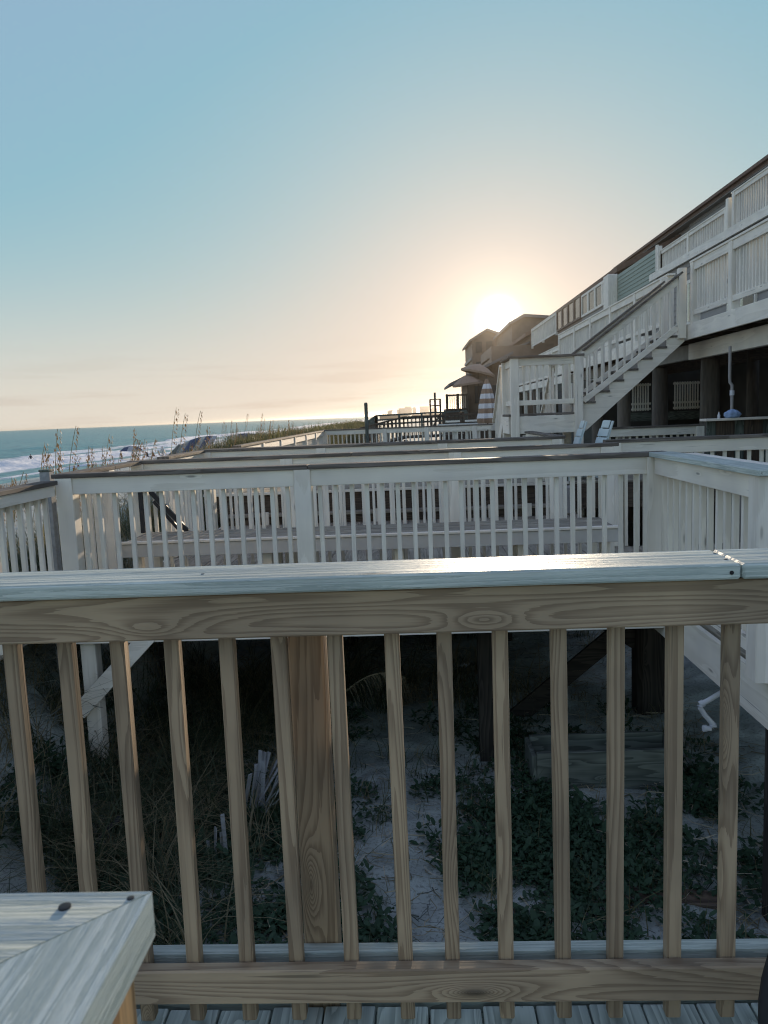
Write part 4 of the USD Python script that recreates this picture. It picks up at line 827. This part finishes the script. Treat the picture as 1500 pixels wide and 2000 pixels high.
# ------------------------------------------------------------------ beach: shelters, umbrella, people, chairs
def shelter(label, loc, rot, tilt):
    t = thing('beach_shelter', label, 'beach shelter', loc, rot)
    n = 7; xs_ = np.linspace(-1.55, 1.55, n + 1)
    top = lambda u: np.array([u, 0.9, 2.15 + tilt * 0.22 * u - 0.10 * u * u]); low = lambda u: np.array([u * 1.06, -1.15, 1.15 + tilt * 0.25 * u - 0.16 * u * u])
    for i in range(n):
        q = [np.array(f(x)) for f, x in ((low, xs_[i]), (low, xs_[i + 1]), (top, xs_[i + 1]), (top, xs_[i]))]; mid = (q[0] + q[1] + q[2] + q[3]) / 4 + [0, 0, 0.12]
        v = np.array(q + [mid]); f = np.array([[0, 1, 4], [1, 2, 4], [2, 3, 4], [3, 0, 4]])
        obj('panel', (np.vstack([v, v - [0, 0, 0.02]]), np.vstack([f, f[:, ::-1] + 5])), ('canvas_camo', 'canvas_camo', 'canvas_navy', 'canvas_navy', 'canvas_camo', 'canvas_navy', 'canvas_grey')[i], t)
    for x in (-1.5, 1.5):
        obj('leg', beam((x * 1.06, -1.15, -0.2), low(x), 0.06, 0.06, up=(0, 1, 0)), 'canvas_white', t); obj('leg', beam((x, 0.9, -0.2), top(x), 0.06, 0.06, up=(0, 1, 0)), 'canvas_white', t)
    obj('side_flap', beam((-1.62, -1.15, 0.75), (-1.55, 0.9, 1.5), 0.03, 0.5), 'canvas_camo', t)
gz = lambda x, y: float(ground_z(x, y))
shelter('navy and camouflage beach shelter standing on the sand left of the grass', (-17.2, 60.5, gz(-17.2, 60.5)), -6, 0.9)
shelter('dark beach shelter half hidden by the dune grass', (-13.4, 62.0, gz(-13.4, 62)), 8, -0.2)
bu = thing('beach_umbrella', 'small blue umbrella far off on the beach near the chairs', 'umbrella', (-46.6, 127, gz(-46.6, 127)))
for k in range(8):
    a0, a1 = k * math.pi / 4, (k + 1) * math.pi / 4; P = lambda r, a, z: np.array([r * math.cos(a), r * math.sin(a), z])
    v = np.array([[0, 0, 2.5], P(1.2, a0, 2.25), P(1.2, a1, 2.25), P(2.0, a0, 1.7), P(2.0, a1, 1.7)]); f = np.array([[0, 1, 2], [1, 3, 4], [1, 4, 2]])
    obj('gore', (np.vstack([v, v - [0, 0, 0.02]]), np.vstack([f, f[:, ::-1] + 5])), 'canvas_navy' if k % 2 else 'canvas_grey', bu)
obj('pole', lathe([(0.03, -0.2), (0.03, 2.55)], 8), 'canvas_white', bu)
bc = thing('beach_chair', 'dark folding chair in the row beside the small blue umbrella', 'chair', (-44.6, 129.5, gz(-44.6, 129.5)), 70, group='folding chairs on the far beach')
obj('seat', box(-0.3, 0.3, -0.25, 0.3, 0.38, 0.42), 'cloth_dark', bc); obj('backrest', beam((0, 0.28, 0.4), (0, 0.5, 1.15), 0.58, 0.04, up=(0, 1, 0)), 'cloth_dark', bc)
for x in (-0.28, 0.28): obj('leg', beam((x, -0.25, 0), (x, 0.35, 0.6), 0.04, 0.04), 'canvas_white', bc); obj('leg', beam((x, 0.3, 0), (x, -0.25, 0.42), 0.04, 0.04), 'canvas_white', bc)
for k in range(1, 5): copy_of(bc, (-44.6 + 0.95 * k, 129.5 + 0.3 * k, gz(-44.6 + 0.95 * k, 129.5)), 70 + 8 * k)
import manifold3d as m3
def person(label, loc, rot, stride=0.1, arms=0.15, top='skin', bottom='cloth_dark', sink=0.0):
    J = {'pel': (0, 0, 0.95, .13), 'chest': (0, 0.02, 1.32, .14), 'neck': (0, 0.02, 1.50, .055), 'head': (0, 0.0, 1.64, .10), 'crown': (0, 0.01, 1.70, .09)}
    for s, q in ((1, 'r'), (-1, 'l')):
        J |= {f'hip{q}': (.09 * s, 0, .92, .095), f'knee{q}': (.10 * s, -stride * s * .7, .50, .06), f'ank{q}': (.10 * s, -stride * s * 1.1, .08, .04), f'toe{q}': (.11 * s, -stride * s * 1.1 - .14, .03, .03),
              f'sh{q}': (.18 * s, .02, 1.43, .055), f'el{q}': ((.22 + arms * .5) * s, .03, 1.14, .042), f'wr{q}': ((.22 + arms) * s, -.08, .90, .03), f'ha{q}': ((.22 + arms) * s, -.10, .81, .034)}
    B = [('pel', 'chest'), ('chest', 'neck'), ('neck', 'head'), ('head', 'crown')]
    for q in 'rl': B += [('pel', f'hip{q}'), (f'hip{q}', f'knee{q}'), (f'knee{q}', f'ank{q}'), (f'ank{q}', f'toe{q}'), ('chest', f'sh{q}'), (f'sh{q}', f'el{q}'), (f'el{q}', f'wr{q}'), (f'wr{q}', f'ha{q}')]
    sp_ = lambda k: m3.Manifold.sphere(J[k][3], 10).translate(J[k][:3])
    body = m3.Manifold()
    for a, c in B: body += m3.Manifold.batch_hull([sp_(a), sp_(c)])
    mm = body.refine_to_length(0.08).to_mesh(); tmm = trimesh.Trimesh(mm.vert_properties[:, :3], mm.tri_verts); trimesh.smoothing.filter_taubin(tmm, iterations=6)
    t = thing('person', label, 'person', (loc[0], loc[1], loc[2] - sink), rot)
    obj('body', tm(tmm), 'skin', t, smooth=True)
    sh = m3.Manifold(); grow = lambda k: m3.Manifold.sphere(J[k][3] + 0.02, 10).translate(J[k][:3])
    for a, c in (('pel', 'hipr'), ('pel', 'hipl')): sh += m3.Manifold.batch_hull([grow(a), grow(c)])
    for q in 'rl':
        e = np.array(J[f'hip{q}'][:3]) * 0.4 + np.array(J[f'knee{q}'][:3]) * 0.6
        sh += m3.Manifold.batch_hull([grow(f'hip{q}'), m3.Manifold.sphere(0.095, 10).translate(tuple(e))])
    obj('shorts', sh, bottom, t)
    if top != 'skin': obj('shirt', m3.Manifold.batch_hull([grow('chest'), grow('shr'), grow('shl'), m3.Manifold.sphere(.16, 10).translate((0, 0, 1.02))]), top, t)
    obj('hair', m3.Manifold.batch_hull([m3.Manifold.sphere(.10, 10).translate((0, .025, 1.68)), m3.Manifold.sphere(.085, 10).translate((0, .03, 1.74))]), 'cloth_dark', t)
person('person in a pale shirt standing on the wet sand right of the chairs', (-42.6, 130.5, gz(-42.6, 130.5)), 20, 0.15, 0.1, 'cloth_pale', 'cloth_pale')
person('bare chested person in dark shorts furthest left at the water edge', (-50.6, 133.0, gz(-50.6, 133.0)), 100, 0.22, 0.2)
person('person in a dark shirt walking beside the small blue umbrella', (-47.8, 131.0, gz(-47.8, 131.0)), -60, 0.25, 0.12, 'cloth_dark')
person('person in a dark top wading waist deep in the surf', (-71.5, 143.0, -4.0), 180, 0.1, 0.3, 'cloth_dark', sink=0.7)

# ------------------------------------------------------------------ boardwalks and brown houses far along the shore
bw = thing('boardwalk', 'brown boardwalk ramp with dark rails beyond the far white railing', 'boardwalk')
line = [np.array([-2.2, 31.5, 0.35]), np.array([-0.45, 31.8, 0.72]), np.array([2.6, 32.2, 0.74])]
for a, c in zip(line[:-1], line[1:]):
    obj('floor', beam(a, c, 1.4, 0.08), 'brown_wood_x', bw)
    for o in (-0.65, 0.65):
        e = np.array([0, o, 0.0])
        obj('top_rail', beam(a + e + [0, 0, 0.8], c + e + [0, 0, 0.8], 0.09, 0.06), 'brown_wood_x', bw)
        n = int(np.linalg.norm(c - a) / 0.16)
        obj('balusters', join(*[beam(a + e + (c - a) * k / n, a + e + (c - a) * k / n + [0, 0, 0.8], 0.045, 0.045, up=(0, 1, 0)) for k in range(n + 1)]), 'brown_wood_z', bw, kind='stuff')
for x in (-1.9, -0.4, 1.2, 2.5): obj('support_post', box(x - 0.08, x + 0.08, 31.8, 31.96, -1.4, 0.6), 'brown_wood_z', bw)
bw2 = thing('boardwalk', 'pale boardwalk with open horizontal rails reaching out to the beach', 'boardwalk')
line = [np.array([-2.75, 45.0, 0.35]), np.array([-2.2, 45.2, 0.72]), np.array([3.0, 46.5, 0.80])]
for a, c in zip(line[:-1], line[1:]):
    obj('floor', beam(a, c, 1.5, 0.08), 'old_wood_x', bw2)
    for o in (-0.7, 0.7):
        for z in (0.4, 0.65, 0.9): obj('rail', beam(a + [0, o, z], c + [0, o, z], 0.05, 0.09), 'old_wood_x', bw2)
        for k in range(5): obj('post', beam(a + (c - a) * k / 4 + [0, o, -1.2], a + (c - a) * k / 4 + [0, o, 0.9], 0.1, 0.1, up=(0, 1, 0)), 'old_wood_z', bw2)
wd = thing('low_deck', 'low white edged deck with small openings behind the far railing', 'deck')
obj('rim', box(0.85, 4.4, 27.6, 27.7, 0.95, 1.22), 'paint_white_x', wd); obj('floor', box(0.85, 4.4, 27.7, 30.5, 1.1, 1.2), 'deck_grey_x', wd)
for k in range(9): obj('post', box(0.95 + 0.4 * k, 1.05 + 0.4 * k, 27.65, 27.75, -0.8, 0.95), 'paint_white_z', wd)
for k in range(3): obj('bench_top', box(1.1 + k * 0.7, 1.6 + k * 0.7, 28.2, 28.6, 1.28, 1.34), 'paint_white_x', wd)

bh = thing('brown_house', 'weathered brown beach house with stepped decks below the sun', 'house')
obj('wall', box(3.7, 9.0, 55, 62, -0.8, 4.2), 'siding_brown', bh)
obj('wall', box(5.6, 10.0, 57, 66, 4.2, 6.2), 'siding_brown', bh)
v = np.array([[2.4, 54.2, 3.6], [2.4, 63, 3.6], [6.8, 63, 5.6], [6.8, 54.2, 5.6]]); 
obj('roof', (np.vstack([v, v - [0, 0, 0.18]]), np.array([[0, 1, 2], [0, 2, 3], [4, 6, 5], [4, 7, 6], [0, 4, 5], [0, 5, 1], [3, 2, 6], [3, 6, 7], [0, 3, 7], [0, 7, 4], [1, 5, 6], [1, 6, 2]])), 'roof_grey', bh)
obj('deck', box(2.2, 3.7, 54.5, 60, 1.7, 1.9), 'brown_wood_y', bh)
for x, y in ((2.25, 54.6), (3.0, 54.6), (3.65, 54.6)): obj('deck_post', box(x - 0.08, x + 0.08, y - 0.08, y + 0.08, -1.0, 2.9), 'brown_wood_z', bh)
obj('deck_rail', box(2.2, 3.7, 54.55, 54.62, 2.75, 2.87), 'brown_wood_x', bh)
obj('balusters', join(*[box(2.3 + k * 0.14, 2.34 + k * 0.14, 54.56, 54.6, 1.9, 2.75) for k in range(10)]), 'brown_wood_z', bh, kind='stuff')
for k in range(3): obj('window', box(4.2 + k * 1.2, 4.9 + k * 1.2, 54.94, 55.02, 2.2, 3.4), 'dark_wall', bh)
obj('lower_skirt', box(1.85, 6.0, 53.8, 54.3, -1.0, 1.65), 'brown_wood_z', bh)
tw = thing('lookout_platform', 'small brown lookout platform on stilts at the seaward end', 'platform')
obj('floor', box(1.05, 1.85, 54.8, 55.8, 1.62, 1.74), 'brown_wood_x', tw)
for x, y in ((1.1, 54.85), (1.8, 54.85), (1.1, 55.75), (1.8, 55.75)): obj('post', box(x - 0.05, x + 0.05, y - 0.05, y + 0.05, -0.8, 2.6), 'brown_wood_z', tw)
for z in (2.12, 2.55): obj('rail', box(1.05, 1.85, 54.82, 54.88, z, z + 0.07), 'brown_wood_x', tw)
obj('brace', beam((1.05, 55, 0.4), (1.8, 55, 1.6), 0.06, 0.12), 'old_wood_x', tw)
obj('tall_pole', lathe([(0.075, -0.8), (0.07, 3.0), (0.05, 3.04)], 10, (1.42, 54.4, 0)), 'brown_wood_z', label='tall brown pole beside the lookout platform', category='pole')
def open_umbrella(label, loc, tilt, R=1.15):
    t = thing('patio_umbrella', label, 'umbrella', loc)
    T = trimesh.transformations.rotation_matrix(tilt, [0, 1, 0.2])[:3, :3]
    for k in range(8):
        a0, a1 = k * math.pi / 4, (k + 1) * math.pi / 4; P = lambda r, a, z: np.array([r * math.cos(a), r * math.sin(a), z])
        v = np.array([[0, 0, 0.55], P(R * .55, a0, 0.32), P(R * .55, a1, 0.32), P(R, a0, 0.0), P(R, a1, 0.0), P(R, a0, -0.12), P(R, a1, -0.12)]) @ T.T + [0, 0, 2.0]
        f = np.array([[0, 1, 2], [1, 3, 4], [1, 4, 2], [3, 5, 6], [3, 6, 4]])
        obj('gore', (np.vstack([v, v - [0, 0, 0.02]]), np.vstack([f, f[:, ::-1] + 7])), 'canvas_tan', t)
    obj('pole', lathe([(0.03, -0.3), (0.03, 2.5)], 8), 'brown_wood_z', t)
open_umbrella('open tan umbrella highest on the brown house decks', (4.3, 53.0, 2.25), 0.25)
open_umbrella('open tan umbrella lower and further seaward on the decks', (3.55, 52.4, 1.5), -0.1, 1.0)
tall = thing('tall_house', 'tall dark gabled house with its roof cut by the sun', 'house')
def gable(parent, x0, x1, y0, y1, zb, ze, zr, over, wall, roofm, ridge=None):
    xr = ridge if ridge is not None else (x0 + x1) / 2
    obj('wall', prism_on([(x0, zb), (x1, zb), (x1, ze), (xr, zr), (x0, ze)], (0, (y0 + y1) / 2, 0), (1, 0, 0), (0, 0, 1), y1 - y0), wall, parent)
    s = (zr - ze) / (xr - x0)
    obj('roof', prism_on([(x0 - over, ze - over * s + 0.02), (xr, zr + 0.02), (xr, zr + 0.28), (x0 - over, ze - over * s + 0.28)], (0, (y0 + y1) / 2, 0), (1, 0, 0), (0, 0, 1), y1 - y0 + 2 * over), roofm, parent)
    s2 = (zr - ze) / (x1 - xr)
    obj('roof', prism_on([(x1 + over, ze - over * s2 + 0.02), (x1 + over, ze - over * s2 + 0.28), (xr, zr + 0.28), (xr, zr + 0.02)], (0, (y0 + y1) / 2, 0), (1, 0, 0), (0, 0, 1), y1 - y0 + 2 * over), roofm, parent)
gable(tall, 6.7, 11.0, 90, 102, -1, 9.55, 10.55, 0.35, 'siding_brown', 'roof_grey', ridge=8.4)
obj('balcony', box(5.9, 6.7, 90, 98, 5.2, 5.5), 'brown_wood_y', tall); obj('eave_band', box(6.5, 6.68, 90, 101, 7.4, 7.7), 'siding_beige', tall)
for k in range(3):
    for z in (3.0, 6.0, 8.2): obj('window', box(7.1 + k * 1.2, 7.8 + k * 1.2, 89.94, 90.02, z, z + 1.2), 'dark_wall', tall)
wide = thing('wide_house', 'broad dark house with a low ridge right of the sun', 'house')
gable(wide, 9.2, 15.5, 74, 88, -1, 9.5, 10.05, 0.3, 'siding_brown', 'roof_grey', ridge=10.3)
for k in range(3): obj('window', box(9.7 + k * 1.3, 10.5 + k * 1.3, 73.94, 74.02, 6.6, 8.0), 'dark_wall', wide)
mid = thing('middle_house', 'brown house with a sloping porch roof between the sun and the pale houses', 'house')
obj('wall', box(8.6, 12.5, 58.5, 70.0, -1, 7.0), 'siding_brown', mid)
roof(mid, 8.2, 12.6, 58.2, 71.0, 7.15, 8.9, th=0.25)
obj('porch', box(6.4, 8.6, 59, 68, 4.2, 4.45), 'brown_wood_y', mid)
roof(mid, 5.6, 8.6, 58.6, 69.0, 5.5, 6.6, 'roof_grey', th=0.15)
for y in (59.2, 62.0, 65.0, 67.8): obj('porch_post', box(6.4, 6.52, y - 0.06, y + 0.06, -1, 5.7), 'paint_white_z', mid)

# --- the far shore and its hotels
obj('far_shore', join(box(-75, 500, 1790, 2100, -8, 4.5), box(-40, 400, 900, 1790, -8, 1.2)), 'dark_wall', kind='structure')
CITY = [((-62, -52, 0, 11), (-58, -50, 11, 13)), ((-40, -33, 0, 13.5), (-36, -6, 0, 16.5), (-22, -8, 16.5, 19.5)), ((-5, 4, 0, 15.5), (-3, 2, 15.5, 18)), ((12, 33, 0, 18.6),), ((36, 52, 0, 13.0), (40, 46, 13, 16))]
LAB = ['smallest and leftmost hazy hotel on the far shore', 'widest stepped hazy hotel on the far shore', 'narrow hazy tower right of the stepped hotel', 'flat topped hazy block nearest the lookout platform', 'hazy low hotel half hidden by the lookout platform']
for parts, lab in zip(CITY, LAB):
    t = thing('hotel', lab, 'hotel')
    for a, c, z0, z1 in parts: obj('tower', box(a, c, 1800, 1825, z0 + (2 if z0 == 0 else 0), z1), 'city', t)
